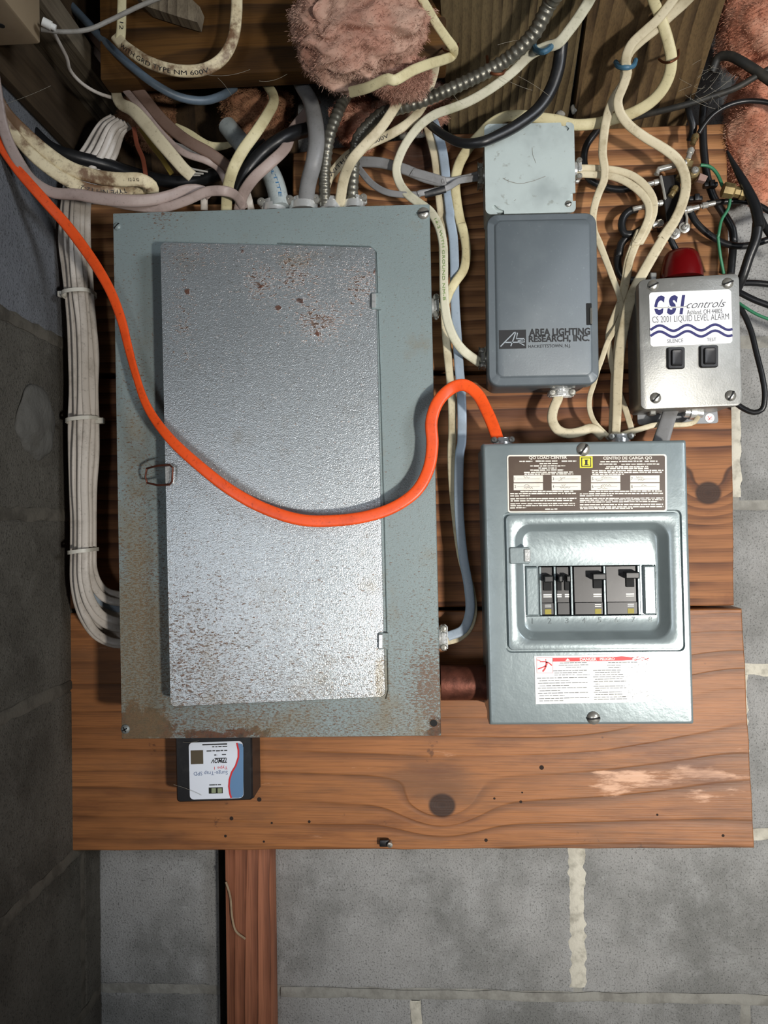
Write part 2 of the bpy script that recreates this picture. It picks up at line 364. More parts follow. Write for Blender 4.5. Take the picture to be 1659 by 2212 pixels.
tag(jm.build('upper_joist', M_DARKWOOD), 'dark joist lying on top of the weathered grey joist', 'joist')
jm = MB(); wt = Z(140, 392, .0); jm.box(XL + .0012, XL + .012, -.95, -.002, wt, je.z - .0008, .0015)
tag(jm.build('rim_board', wood('dark_rim_wood', (92, 76, 56), (60, 48, 35), 'y', 70, [], 3.9, .01, .8, .85)), 'dark brown rim board along the top of the left wall', 'board')
cm = MB(); cm.box(XL - .1, .95, -1.3, .1, .80, .83)
tag(cm.build('ceiling', M_DARKWOOD), 'dark wooden subfloor overhead', kind='structure')
sc = MB(); pts = [U(x, y, .185) for x, y in ((285, -20), (395, -20), (432, 15), (426, 48), (385, 36), (320, 15))]
sc.loft([[p + Vector((0, .016, .0)) for p in pts], pts]); tag(sc.build('wood_scrap', M_JOIST), 'splintered grey scrap of wood above the looped cream cable', 'scrap')
bg = MB(); bg.box(X(255, 300, .02), X(640, 300, .02), -.03, -.001, Z(400, 440, .02), Z(400, 190, .02), .002)  # dark sheet stands in for the shaded void behind the cables
tag(bg.build('recess_shade_sheet', M_DARKWOOD), 'dark sheet for the shade deep in the recess behind the cables above the panel', 'board')

# ---- insulation
def wool(name, base, dk, lt):
    n = N(name)
    f1 = n.step(n.noise(22, 5, 0.65, (2, 1, 4)), 0.35, 0.68); f2 = n.step(n.noise(48, 5, 0.7, (7, 1, 4)), 0.48, 0.74)
    col = n.mix(f1, srgb(*base), srgb(*lt)); col = n.mix(n.math('MULTIPLY', f2, 0.6), col, srgb(*dk))
    nr = n.bump(n.noise((700, 700, 240), 4, 0.7, dist=1.0), 0.5, 0.0015); nr = n.bump(n.noise((40, 40, 90), 4, 0.6, dist=1.2), 0.16, 0.004, nr)
    m = n.done(col, 0.95, 0, nr, 0.05); n.b.inputs['Sheen Weight'].default_value = 0.3; n.b.inputs['Sheen Roughness'].default_value = 0.6
    n.b.inputs['Sheen Tint'].default_value = srgb(*lt); return m
M_WOOL = wool('pink_wool', (176, 132, 114), (128, 88, 72), (188, 156, 138))
M_WOOLB = wool('brown_wool', (138, 96, 72), (84, 54, 38), (158, 122, 92))
M_WOOLO = wool('orange_pink_wool', (194, 128, 102), (148, 92, 70), (206, 164, 140))
def tuft(px, py, d, rx, ry, rz, seed, mat, label, amp=.22, folds=.28, freq=1.5, sub=5):
    c = U(px, py, d); k = mpp(d)
    o = lump('insulation_tuft', c, (rx * k, ry, rz * k), seed, amp, freq, mat, None, sub, folds)
    # loose fibres sticking out
    me = o.data; rnd = random.Random(seed); vs, fs = [], []
    for i in range(12000):
        v = me.vertices[rnd.randrange(len(me.vertices))]; a = v.co; dr = (v.normal + Vector((rnd.uniform(-1, 1), rnd.uniform(-1, 1), rnd.uniform(-1, 1))) * 1.1).normalized()
        l = rnd.uniform(.0015, .006); sde = dr.orthogonal().normalized() * .00007; b = len(vs)
        vs += [a - sde, a + sde, a + dr * l * .6 + sde * .6, a + dr * l + Vector((0, 0, -.001))]; fs += [(b, b + 1, b + 2), (b, b + 2, b + 3)]
    fm = bpy.data.meshes.new('loose_fibres'); fm.from_pydata(vs, [], fs); fm.materials.append(mat)
    fo = bpy.data.objects.new('loose_fibres', fm); COL.objects.link(fo); fo.parent = o; fo['kind'] = 'stuff'
    return tag(o, label, 'insulation', 'tufts of fibreglass insulation')
tuft(770, 60, .215, 152, .040, 122, 2, M_WOOL, 'biggest pink insulation tuft bulging out over the header beam', .16, .30, 1.7, 6)
tuft(865, 168, .185, 62, .022, 38, 5, M_WOOL, 'small pink insulation lobe hanging under the biggest tuft', .2, .2)
tuft(555, 245, .075, 78, .03, 62, 8, M_WOOLB, 'brownish insulation tuft under the header beside the plastic pipe')
tuft(775, 262, .075, 55, .028, 62, 11, M_WOOLO, 'orange-pink insulation tuft between the two metal conduits')
tuft(890, 232, .085, 80, .025, 50, 13, M_WOOL, 'dusty pink insulation tuft behind the ribbed metal conduit')
tuft(1640, 40, .10, 90, .05, 105, 17, M_WOOLO, 'orange-pink insulation tuft in the top right corner', .12, .2, 1.2)
tuft(1655, 300, .07, 88, .045, 145, 21, M_WOOLO, 'tall pinkish insulation batt beside the topmost plank', .10, .16, 1.3, 6)
tuft(320, 262, .05, 60, .02, 60, 23, M_WOOLB, 'dark insulation tuft added to fill the recess behind the brown flat cable', .2, .2)  # added dark filler that keeps the recess from showing the lit wall

M_HOLE = plain('nail_hole', (40, 26, 18), .9)
for hx, hy, hr in ((1170, 1658, 8), (1068, 1725, 4), (1125, 1732, 5), (1128, 1712, 3), (560, 1727, 8), (500, 1768, 7), (587, 1778, 4), (668, 1775, 5), (1050, 1815, 6), (570, 1818, 4), (487, 1806, 5), (1562, 1805, 5), (1420, 1760, 4)):
    m = MB(); k_ = mpp(.076); hr *= .62; m.lathe([(hr * k_, -.001), (hr * k_, .0001), (0, .0001)], U(hx, hy, .0761), (0, -1, 0), 10); m.build('nail_hole', M_HOLE, lowp)

for i, (hx, hy, r1, r2) in enumerate(((1219, 214, 7, 11), (1211, 246, 9, 7), (1239, 236, 7, 9))):
    k_ = mpp(.075); tag(lump('debris_clump', U(hx, hy, .075), (r1 * k_, .004, r2 * k_), 30 + i, .3, 1.6, M_MORTAR2, None, 3), ('pale husk stuck high in the black gap between the overhead planks', 'pale husk at the lower left of the black overhead gap', 'pale husk at the lower right of the black overhead gap')[i], 'debris', 'husks in the overhead gap')
# ------------------------------------------------------------------ boxes on the planks
class Face:
    def __init__(s, Q, d):
        s.Q = [Vector(q) for q in Q]; s.d = d
        s.W = ((s.Q[1] - s.Q[0]).length + (s.Q[2] - s.Q[3]).length) / 2; s.H = ((s.Q[3] - s.Q[0]).length + (s.Q[2] - s.Q[1]).length) / 2
        s.k = mpp(d if not callable(d) else d(.5))
    def px(s, fx, fy):
        u, v = fx / s.W, fy / s.H
        return (s.Q[0] * (1 - u) + s.Q[1] * u) * (1 - v) + (s.Q[3] * (1 - u) + s.Q[2] * u) * v
    def inv(s, px, py):
        x, y = px - s.Q[0].x, py - s.Q[0].y
        for _ in range(8):
            q = s.px(x, y); x += px - q.x; y += py - q.y
        return x, y
    def w(s, fx, fy, d=None, out=0.0):
        q = s.px(fx, fy); d0 = s.d(fx / s.W) if callable(s.d) else s.d
        p = U(q.x, q.y, d0); p.y = -(d if d is not None else d0 + out); return p
    def loop(s, x0, y0, x1, y1, r, d=None, out=0.0, n=6):
        pts = []; r = max(r, .05)
        for cx, cy, a0 in ((x0 + r, y0 + r, 180), (x1 - r, y0 + r, 270), (x1 - r, y1 - r, 0), (x0 + r, y1 - r, 90)):
            for i in range(n + 1):
                a = math.radians(a0 + 90 * i / n); pts.append((cx + r * math.cos(a), cy + r * math.sin(a)))
        return [s.w(x, y, d, out) for x, y in pts]
    def full(s, ins, r, d=None, out=0.0, n=6): return s.loop(ins, ins, s.W - ins, s.H - ins, r, d, out, n)
    def base(s, d): p = s.w(s.W / 2, s.H, d); return p
def text_geo(body, bold=0.0, shear=0.0):
    cu = bpy.data.curves.new('t', 'FONT'); cu.body = body; cu.offset = bold; cu.shear = shear; cu.resolution_u = 3; cu.fill_mode = 'FRONT'
    ob = bpy.data.objects.new('t', cu); COL.objects.link(ob)
    dg = bpy.context.evaluated_depsgraph_get(); dg.update(); me = bpy.data.meshes.new_from_object(ob.evaluated_get(dg))
    vs = [(v.co.x, v.co.y) for v in me.vertices]; fs = [tuple(p.vertices) for p in me.polygons]
    bpy.data.objects.remove(ob); bpy.data.curves.remove(cu); bpy.data.meshes.remove(me)
    x0, x1 = min(v[0] for v in vs), max(v[0] for v in vs); y0, y1 = min(v[1] for v in vs), max(v[1] for v in vs)
    return [((x - x0) / (x1 - x0), (y - y0) / (y1 - y0)) for x, y in vs], fs
def ftext(mb, face, body, x0, y0, x1, y1, out, bold=0.0, shear=0.0, flip=False):
    """text filling the box x0..x1, y0..y1 of a face"""
    vs, fs = text_geo(body, bold, shear)
    P = []
    for u, v in vs:
        if flip: u, v = 1 - u, 1 - v
        P.append(face.w(x0 + u * (x1 - x0), y1 - v * (y1 - y0), None, out))
    mb.add(P, fs)
def fpoly(mb, face, pts, out):
    mb.add([face.w(x, y, None, out) for x, y in pts], [tuple(range(len(pts)))])
def frect(mb, face, x0, y0, x1, y1, out): fpoly(mb, face, [(x0, y0), (x1, y0), (x1, y1), (x0, y1)], out)
def fstroke(mb, face, pts, w, out):
    L = []
    for i, p in enumerate(pts):
        a = Vector(pts[max(0, i - 1)]); b = Vector(pts[min(len(pts) - 1, i + 1)]); t = (b - a).normalized(); n = Vector((-t.y, t.x)) * w / 2
        L.append((Vector(p) + n, Vector(p) - n))
    mb.loft([[face.w(a.x, a.y, None, out), face.w(b.x, b.y, None, out)] for a, b in L], False, False, closed=False)
def dashes(mb, face, x0, x1, y, h, out, rnd, gap=.22):
    """a line of print too small to read"""
    x = x0
    while x < x1:
        l = rnd.uniform(4, 13); e = min(x + l, x1); frect(mb, face, x, y - h / 2 * rnd.uniform(.7, 1.1), e, y + h / 2 * rnd.uniform(.7, 1.1), out); x = e + rnd.uniform(.8, 2.2)
def plate(face, x0, y0, x1, y1, r, out0, out1, bev=0.0, n=5):
    m = MB()
    if bev: m.loft([face.loop(x0, y0, x1, y1, r, None, out0, n), face.loop(x0, y0, x1, y1, r, None, out1 - bev * face.k, n), face.loop(x0 + bev, y0 + bev, x1 - bev, y1 - bev, max(r - bev, .1), None, out1, n)])
    else: m.loft([face.loop(x0, y0, x1, y1, r, None, out0, n), face.loop(x0, y0, x1, y1, r, None, out1, n)])
    return m
def metal(name, c, rough, layers=(), bumps=(), m=.65): return plain(name, c, rough, m, layers, bumps)
M_ZINC = metal('zinc', (226, 228, 226), 0.22, [(160, 0.55, 0.7, (140, 140, 136), 0.4)], [(300, 0.25, 0.001)])
M_STEEL = metal('screw_steel', (170, 168, 160), 0.3, [(200, 0.5, 0.7, (90, 84, 74), 0.6)])
M_SLOT = plain('slot_dark', (14, 14, 14), 0.8)
M_BLACK = plain('black_plastic', (20, 20, 22), 0.42, 0, [(80, 0.5, 0.75, (58, 56, 54), 0.35)])
M_PRINT = plain('black_print', (28, 28, 30), 0.6); M_WHITE = plain('white_print', (236, 234, 226), 0.5, 0, [(90, .55, .75, (196, 196, 190), .5)])
M_RUSTY = metal('rusty_steel', (112, 66, 52), 0.55, [(60, 0.4, 0.7, (70, 38, 28), 0.8)], [(200, 0.4, 0.001)])
def screw(c, r, parent, mat=None, ang=0.4, cross=False, dome=.55):
    """round head facing the room, slotted"""
    m = MB(); m.lathe([(r, -.001), (r, r * .12), (r * .85, r * dome * .55), (r * .5, r * dome * .9), (0, r * dome)], c, (0, -1, 0), 20)
    o = m.build('screw', mat or M_STEEL, parent); sl = MB()
    for a in ([ang, ang + math.pi / 2] if cross else [ang]):
        dx, dz = math.cos(a), math.sin(a); l, w, t = r * (.6 if cross else .9), r * .13, r * (dome + .02)
        vs = [Vector(c) + Vector((dx * i * l - dz * j * w, -k, dz * i * l + dx * j * w)) for i, j in ((-1, -1), (1, -1), (1, 1), (-1, 1)) for k in (r * .1, t)]
        sl.add(vs, [(0, 2, 4, 6), (1, 3, 5, 7), (0, 1, 3, 2), (2, 3, 5, 4), (4, 5, 7, 6), (6, 7, 1, 0)])
    sl.build('slot', M_SLOT, o, flat=True); return o
def clamp(px, py, d, ang, L, parent, thick=15, mat=None, depth=.02):
    """two-screw cable clamp: throat ring, strap with ears and two screw heads. ang = direction the cable leaves (deg, screen)"""
    mat = mat or M_ZINC; k = mpp(d); c = U(px, py, d); a = math.radians(ang); ax = Vector((math.cos(a), 0, math.sin(a))); la = Vector((-math.sin(a), 0, math.cos(a))); ya = Vector((0, -1, 0))
    L *= k; T = thick * k
    def bx(m, c, ea, el, ey, b=.0008):
        bm = bmesh.new(); bmesh.ops.create_cube(bm, size=1)
        for v in bm.verts: v.co = c + ax * v.co.x * ea + la * v.co.y * el + ya * v.co.z * ey
        bmesh.ops.bevel(bm, geom=bm.edges[:], offset=b, segments=2, affect='EDGES'); m.bm(bm)
    m = MB(); bx(m, c + ya * depth * .18, T, L * .96, depth * .32, .0016); bx(m, c + ya * depth * .40, T * .62, L * .40, depth * .2)
    bx(m, c - ya * depth * .3, T * .9, L * .92, depth * .3, .0014)
    m.lathe([(L * .40, -T * 1.6), (L * .40, -T * .4), (L * .33, -T * .4), (L * .33, T * .4)], c, ax, 18)
    o = m.build('cable_clamp', mat, parent)
    for s in (-1, 1): screw_sub(c + la * s * L * .36 + ya * depth * .34, L * .13, o)
    return o
def screw_sub(c, r, parent):
    m = MB(); m.lathe([(r, -.001), (r, r * .3), (r * .75, r * .6), (r * .22, r * .66), (r * .2, r * .4), (0, r * .4)], c, (0, -1, 0), 14); return m.build('clamp_screw', M_STEEL, parent)

# ---- painted sheet metal of the old panel: rust specks and streaks with shapes of their own
def panel_paint(name, base, zones, rough, speck=0.0, drip=(), sheen=.5):
    n = N(name); col = srgb(*base)
    tone = n.step(n.noise(9, 4, .6, (3, 3, 3)), .35, .7); col = n.mix(n.math('MULTIPLY', tone, .28), col, srgb(*[c * .86 for c in base]))
    z0, z1 = zones['z']                     # rust grows towards the foot of the sheet
    q = n.xyz(); low = n.step(q[2], z1, z0)
    f = n.noise((250, 250, 620), 5, .7, (1, 5, 2), .6)
    b = n.math('ADD', f, n.math('MULTIPLY', low, zones.get('low', .1)))
    for g in zones.get('g', ()): b = n.math('ADD', b, n.gauss(*g))
    m1 = n.step(b, .62, .68); col = n.mix(n.math('MULTIPLY', m1, .85), col, srgb(104, 72, 48))
    f2 = n.noise((34, 34, 40), 6, .72, (8, 3, 1), .5); b2 = f2
    for g in zones.get('big', ()): b2 = n.math('ADD', b2, n.gauss(*g))
    m2 = n.step(b2, .70, .78); rc = n.mix(n.step(n.noise(150, 4, .6), .4, .65), srgb(96, 54, 32), srgb(62, 40, 30)); col = n.mix(n.math('MULTIPLY', m2, .92), col, rc)
    haze = n.math('ADD', n.noise(20, 5, .65, (2, 9, 1)), n.math('MULTIPLY', low, .12)); 
    for g in zones.get('haze', ()): haze = n.math('ADD', haze, n.gauss(*g))
    col = n.mix(n.math('MULTIPLY', n.step(haze, .56, .86), .55), col, srgb(124, 108, 78))
    fine = n.noise((330, 330, 800), 3, .6, (4, 4, 4)); col = n.mix(n.math('MULTIPLY', n.step(n.math('ADD', fine, n.math('MULTIPLY', low, .10)), .60, .68), zones.get('fine', .5)), col, srgb(88, 76, 58))
    rgh = n.math('ADD', rough, n.math('MULTIPLY', m2, .3), True)
    nr = n.bump(n.noise(900, 2, .5), .25 + speck, .0006); nr = n.bump(n.noise((120, 120, 260), 4, .6), .08 + speck * .35, .0008, nr); nr = n.bump(n.math('ADD', m1, m2), .3, .0006, nr)
    n.done(col, rgh, 0.0, nr, sheen); n.setin(n.b.inputs['Metallic'], zones.get('metal', 0.0)); return n.m
PQ = [(243, 460), (928, 440), (953, 1590), (262, 1597)]
pf = Face(PQ, .176)
def pw(px, py): p = U(px, py, .178); return p.x, p.z
zb, zt = pw(600, 1600)[1], pw(600, 1050)[1]
def G(px, py, rx, ry, a): x, z = pw(px, py); return (x, z, rx * mpp(.178), ry * mpp(.178), a)
M_COVER = panel_paint('old_cover_paint', (130, 143, 143), dict(z=(zb, zt), low=.07, g=[G(300, 1250, 60, 330, .12), G(930, 1480, 40, 90, .14), G(350, 460, 40, 50, .10), G(285, 760, 50, 250, .05), G(500, 1560, 200, 40, .06)],
    big=[G(300, 1560, 90, 45, .32), G(480, 1585, 190, 18, .32), G(940, 1580, 26, 30, .42), G(262, 1590, 30, 40, .2), G(800, 1592, 60, 10, .15)], haze=[G(295, 1340, 55, 280, .42), G(300, 900, 45, 200, .12), G(830, 1470, 8, 60, .3), G(828, 1000, 8, 80, .18), G(500, 1560, 160, 30, .12)], fine=.55, metal=.12), .42, .1)
M_DOOR = panel_paint('old_door_paint', (172, 178, 181), dict(z=(zb, zt), low=.05, g=[G(650, 590, 60, 60, .13), G(695, 700, 55, 45, .16), G(780, 620, 40, 60, .13), G(565, 620, 36, 46, .12), G(410, 700, 28, 90, .09), G(430, 570, 90, 40, .07), G(420, 1400, 140, 180, .06)],
    big=[G(418, 645, 10, 10, .3), G(530, 555, 10, 10, .28), G(622, 575, 10, 10, .28), G(655, 655, 18, 12, .3), G(607, 672, 10, 8, .3), G(568, 628, 9, 9, .28), G(690, 725, 18, 10, .25), G(370, 1110, 12, 8, .25), G(808, 580, 8, 20, .2)],
    haze=[G(440, 570, 120, 40, .10), G(820, 1460, 10, 50, .3), G(700, 560, 160, 40, .06)], fine=.55, metal=.72), .29, .26)
P = thing('main_breaker_panel', pf.base(.12), 'large old grey breaker panel with a rust-speckled door standing ajar', 'panel')
# the steel can behind the cover
m = MB(); m.loft([pf.full(5, 1, .0762), pf.full(5, 1, .1725)]); m.build('panel_can', M_COVER, P)
m = MB(); m.loft([pf.full(0, 2, .160), pf.full(0, 2, .1745), pf.full(1.5, 2, .176)]); cov = m.build('cover', M_COVER, P)
# door: hinged on the right, its left edge swung out about 27 mm
DQ = [(345, 522), (811, 533), (833, 1506), (367, 1528)]
df = Face(DQ, lambda u: .1785 + .026 * (1 - u))
m = MB(); m.loft([df.full(.5, 12, None, -.0072), df.full(0, 12, None, -.0016), df.full(1.6, 11, None, 0)]); door = m.build('door', M_DOOR, P)
# raised fold around the door opening, seen along the hinge side
m = MB(); x0, y0 = pf.inv(818, 528); x1, y1 = pf.inv(842, 1508)
rail = [(600, 526), (800, 533), (814, 545), (822, 800), (830, 1100), (839, 1490), (834, 1510)]
for i in range(len(rail) - 1):
    a, b = Vector(rail[i]), Vector(rail[i + 1]); t = (b - a).normalized(); nn = Vector((-t.y, t.x)) * 2.2
    Lp = [U(*(a + nn), .1758), U(*(a), .1778), U(*(a - nn), .1758)]; Rp = [U(*(b + nn), .1758), U(*(b), .1778), U(*(b - nn), .1758)]
    m.loft([Lp, Rp], False, False, closed=False)
m.build('door_rim', M_COVER, P)
for hx, hy in ((812, 650), (827, 1385)):
    hf = Face([(hx - 10, hy - 18), (hx + 12, hy - 18), (hx + 12, hy + 18), (hx - 10, hy + 18)], .181)
    h = plate(hf, 0, 0, 22, 36, 3, -.005, .0, 1.5).build('hinge', M_COVER, P); plate(hf, 1, 3, 10, 33, 1, 0, .0022, 1).build('hinge_tongue', M_ZINC, h)
# wire pull on the door edge
def tube(pts, r, n=10, closed=False):
    m = MB(); loops = []; k = len(pts)
    for i, p in enumerate(pts):
        a = pts[(i - 1) % k] if (closed or i) else pts[0]; b = pts[(i + 1) % k] if (closed or i < k - 1) else pts[-1]
        t = (Vector(b) - Vector(a)).normalized(); u = t.cross(Vector((0, 1, 0))); u = u.normalized() if u.length > .05 else Vector((1, 0, 0)); w = t.cross(u)
        rr = r[i] if isinstance(r, (list, tuple)) else r
        loops.append([Vector(p) + (u * math.cos(2 * math.pi * j / n) + w * math.sin(2 * math.pi * j / n)) * rr for j in range(n)])
    if closed: loops.append(loops[0])
    m.loft(loops, not closed, not closed); return m
ring = [U(x, y, dd) for x, y, dd in ((317, 1012, .196), (340, 1006, .204), (366, 1004, .211), (373, 1010, .213), (372, 1040, .213), (366, 1047, .211), (340, 1048, .204), (318, 1043, .196), (314, 1030, .196))]
tube(ring, .0011, 8, True).build('pull_ring', M_RUSTY, door)
lf = Face([(356, 1008), (372, 1006), (373, 1044), (357, 1046)], .208); plate(lf, 0, 0, lf.W, lf.H, 2, -.006, 0, 1).build('latch', M_ZINC, door)
kf = Face([(321, 1076), (346, 1076), (346, 1104), (321, 1104)], .176); m = MB(); m.loft([kf.full(0, 12, None, 0), kf.full(1, 11, None, .0007), kf.full(2.2, 10, None, .0007), kf.full(3.2, 9, None, .0)], False, False); m.build('knockout', M_COVER, P)
screw(U(915, 461, .1762), .0062, P, ang=.15); screw(U(253, 489, .1762), .0042, P, M_COVER, .8); screw(U(271, 1575, .1762), .0048, P, plain('grey_screw', (130, 134, 132), .5, .4), .5, True)
m = MB(); m.lathe([(.0036, 0), (.0036, .0006), (0, .0006)], U(937, 1562, .176), (0, -1, 0), 14); m.build('screw_hole', M_SLOT, P)
for cx, cy, L in ((592, 441, 70), (656, 437, 80), (716, 436, 62), (764, 433, 62)): clamp(cx, cy, .125, 90, L, P, 13)
clamp(942, 664, .115, 0, 52, P, 12); clamp(958, 1376, .115, 0, 56, P, 18)
# iron nipple joining the two panels
m = MB(); pa = U(940, 1475, .12); r = 37 * mpp(.12)
m.lathe([(r, 0), (r, .050), (r * .97, .0525), (r * .86, .0530), (r * .84, .02)], Vector((X(952, 1475, .12), -.12, pa.z)), (1, 0, 0), 28)
tag(m.build('pipe_nipple', M_RUSTY), 'short rusty iron pipe joining the big panel to the smaller load centre', 'pipe')

# ---- the smaller load centre
M_SUB = plain('load_center_paint', (134, 145, 147), .30, .35, [(30, .45, .7, (122, 133, 135), .5)], [(240, .09, .0012), (60, .10, .002)])
SQ = [(1042, 958), (1483, 950), (1500, 1565), (1057, 1567)]
sf = Face(SQ, .165); D0 = .165
Sp = thing('load_center', sf.base(.12), 'smaller grey load centre with four breakers and printed labels', 'panel')
m = MB(); m.loft([sf.full(4, 2, .0762), sf.full(4, 2, .130)]); m.build('load_center_can', M_SUB, Sp)
L = []
def A(x0, y0, x1, y1, r, d): L.append(sf.loop(x0, y0, x1, y1, r, d))
W_, H_ = sf.W, sf.H
A(0, 0, W_, H_, 3, .140); A(0, 0, W_, H_, 3, D0 - .004); A(1, 1, W_ - 1, H_ - 1, 4, D0 - .0016); A(4, 4, W_ - 4, H_ - 4, 5, D0 - .0002); A(7, 7, W_ - 7, H_ - 7, 5, D0)
A(40, 150, 427, 455, 12, D0); A(42, 152, 425, 453, 12, D0 - .003); A(45, 155, 422, 450, 11, D0 - .003); A(47, 157, 420, 448, 10, D0 + .0008); A(50, 160, 417, 445, 10, D0 + .001)
A(65, 176, 399, 430, 34, D0 + .001); A(69, 180, 395, 426, 32, D0 - .0005); A(80, 189, 384, 416, 26, D0 - .0105); A(86, 194, 378, 411, 20, D0 - .012)
A(88, 269, 375, 380, 1, D0 - .012); A(89, 270, 374, 379, 1, D0 - .0145); A(119, 270, 342, 379, .6, D0 - .0145); A(120, 270.5, 341, 378.5, .6, D0 - .030)
m = MB(); m.loft(L, False, False); m.build('load_center_cover', M_SUB, Sp)
frect(b := MB(), sf, 118, 268, 343, 381, -.0295); b.build('breaker_well', M_SLOT, Sp)
plate(sf, 89.5, 271, 118, 378, 3, -.0145, -.0105, 3).build('filler_plate', M_SUB, Sp); plate(sf, 348, 271, 374, 378, 3, -.0145, -.0105, 3).build('filler_plate', M_SUB, Sp)
M_BRK = plain('breaker_grey', (44, 42, 41), .35, 0, [(120, .5, .7, (58, 55, 53), .5)]); M_BRKD = plain('breaker_dark', (27, 26, 27), .4); M_TOG = plain('toggle_black', (11, 11, 12), .35); M_YEL = plain('yellow_print', (150, 138, 44), .6)
fx = lambda px: px - 1050.0; fy = lambda py: py - 954.0
for (a, b_x, tg, yel) in ((1174, 1201, [(1178, 1198, 1244)], 1), (1209, 1236, [(1209, 1219, 1244), (1226, 1236, 1244)], 0), (1247, 1309, [(1283, 1313, 1240)], 1), (1318, 1385, [(1355, 1385, 1238)], 1)):
    B = plate(sf, fx(a), 272, fx(b_x), 378, 1, -.028, -.016, .8).build('breaker', M_BRK, Sp)
    plate(sf, fx(a) + .5, fy(1305), fx(b_x) - .5, fy(1331), .5, -.017, -.0145, .5).build('breaker_foot', M_BRKD, B)
    for t0, t1, ty in tg:
        mid = (t0 + t1) / 2; ww = min(9, (t1 - t0) / 2)
        plate(sf, fx(mid) - ww, fy(ty) + 4, fx(mid) + ww, fy(ty) + 34, 1, -.017, -.0142, .6).build('toggle_slot', M_SLOT, B)
        plate(sf, fx(t0), fy(ty), fx(t1), fy(ty) + 14, 1.5, -.016, -.004, 2).build('toggle', M_TOG, B)
        f = MB(); frect(f, sf, fx(mid) - ww, fy(1286), fx(mid) + ww, fy(1289), -.0157); frect(f, sf, fx(mid) - ww, fy(1291), fx(mid) + ww, fy(1293), -.0157)
        if yel: frect(f, sf, fx(mid) - ww + 2, fy(1309), fx(mid) + ww - 2, fy(1310.5), -.0142); frect(f, sf, fx(mid) - ww + 2, fy(1313), fx(mid) + ww - 2, fy(1314.5), -.0142)
        f.build('rating_print', M_WHITE, B, flat=True)
        if yel: f = MB(); frect(f, sf, fx(mid) - 7, fy(1319), fx(mid) + 7, fy(1330), -.0142); f.build('yellow_mark', M_YEL, B, flat=True)
for px in (1172, 1204, 1240.5, 1313, 1388): plate(sf, fx(px) - 2.2, 271, fx(px) + 2.2, 378, .5, -.028, -.0125, .7).build('divider_strip', M_SUB, Sp)
m = MB()
for i, px in enumerate((1152, 1190, 1228, 1265, 1300, 1337, 1374, 1411)): ftext(m, sf, str(i + 1), fx(px) - (4 if i else 1), fy(1338) + (i * -.2), fx(px) + (4 if i else 1), fy(1350) + (i * -.2), -.0116)
m.build('circuit_numbers', plain('embossed_grey', (72, 82, 84), .4, .3), Sp, flat=True)
tb = MB(); plate_ = plate(sf, 52, 226, 96, 262, 4, -.004, .0028, 2); h = plate_.build('latch_plate', M_SUB, Sp); plate(sf, 83, 230, 97, 258, 3, .002, .0045, 2).build('latch_catch', M_ZINC, h)
screw(sf.w(218, 17, None, 0), .0068, Sp, ang=.9); screw(sf.w(225, 597, None, 0), .0068, Sp, ang=.1)
for cx, cy, L_ in ((1085, 951, 52), (1338, 944, 56)): clamp(cx, cy, .115, 90, L_, Sp, 12)
# brown circuit label
M_BROWN = plain('brown_label', (72, 54, 40), .4, 0, [(40, .5, .75, (86, 70, 54), .5)]); M_LABW = plain('label_white', (228, 222, 210), .45, 0, [(60, .5, .75, (204, 196, 180), .5)])
lbf = Face([(1095, 983), (1440, 981), (1441, 1105), (1097, 1107.5)], .1652)
lb = plate(lbf, 0, 0, lbf.W, lbf.H, 6, -.0003, .0003).build('circuit_label', M_LABW, Sp); tag(lb, 'brown and white printed label')
plate(lbf, 3, 3, lbf.W - 4, lbf.H - 3, 4, 0, .0005).build('label_field', M_BROWN, lb)
def z7(x, y): return lbf.inv(1080 + x / 4.366, 960 + y / 4.366)
pr = MB(); rnd = random.Random(4); O1 = .0007
ftext(pr, lbf, 'QO LOAD CENTER', *z7(272, 112), *z7(632, 142), O1, .02); ftext(pr, lbf, 'CENTRO DE CARGA QO', *z7(972, 116), *z7(1432, 146), O1, .02)
for x0, x1, y in ((182, 305, 160), (335, 540, 158), (580, 718, 158), (372, 548, 182), (284, 615, 204), (362, 540, 224), (284, 600, 243), (226, 690, 264), (230, 690, 281), (945, 1110, 165), (1122, 1340, 160), (1362, 1484, 160), (936, 1100, 187), (1142, 1500, 188), (1000, 1396, 212), (990, 1400, 228), (866, 1540, 249), (866, 1525, 266), (870, 1168, 283),
    (192, 690, 445), (96, 715, 466), (96, 282, 486), (98, 720, 513), (100, 680, 533), (98, 705, 560), (98, 705, 578), (96, 246, 598), (425, 540, 611), (838, 1525, 444), (752, 1536, 467), (752, 1060, 485), (752, 1540, 511), (752, 1540, 527), (752, 1490, 544), (752, 1536, 570), (752, 1540, 592), (754, 1250, 606)):
    a, y_ = z7(x0, y); b2, _ = z7(x1, y); dashes(pr, lbf, a, b2, y_, 2.6, O1, rnd)
pr.build('label_print', M_LABW, lb, flat=True)
bx_ = MB(); wr = MB(); nums = (1, 3, 5, 7, 2, 4, 6, 8)
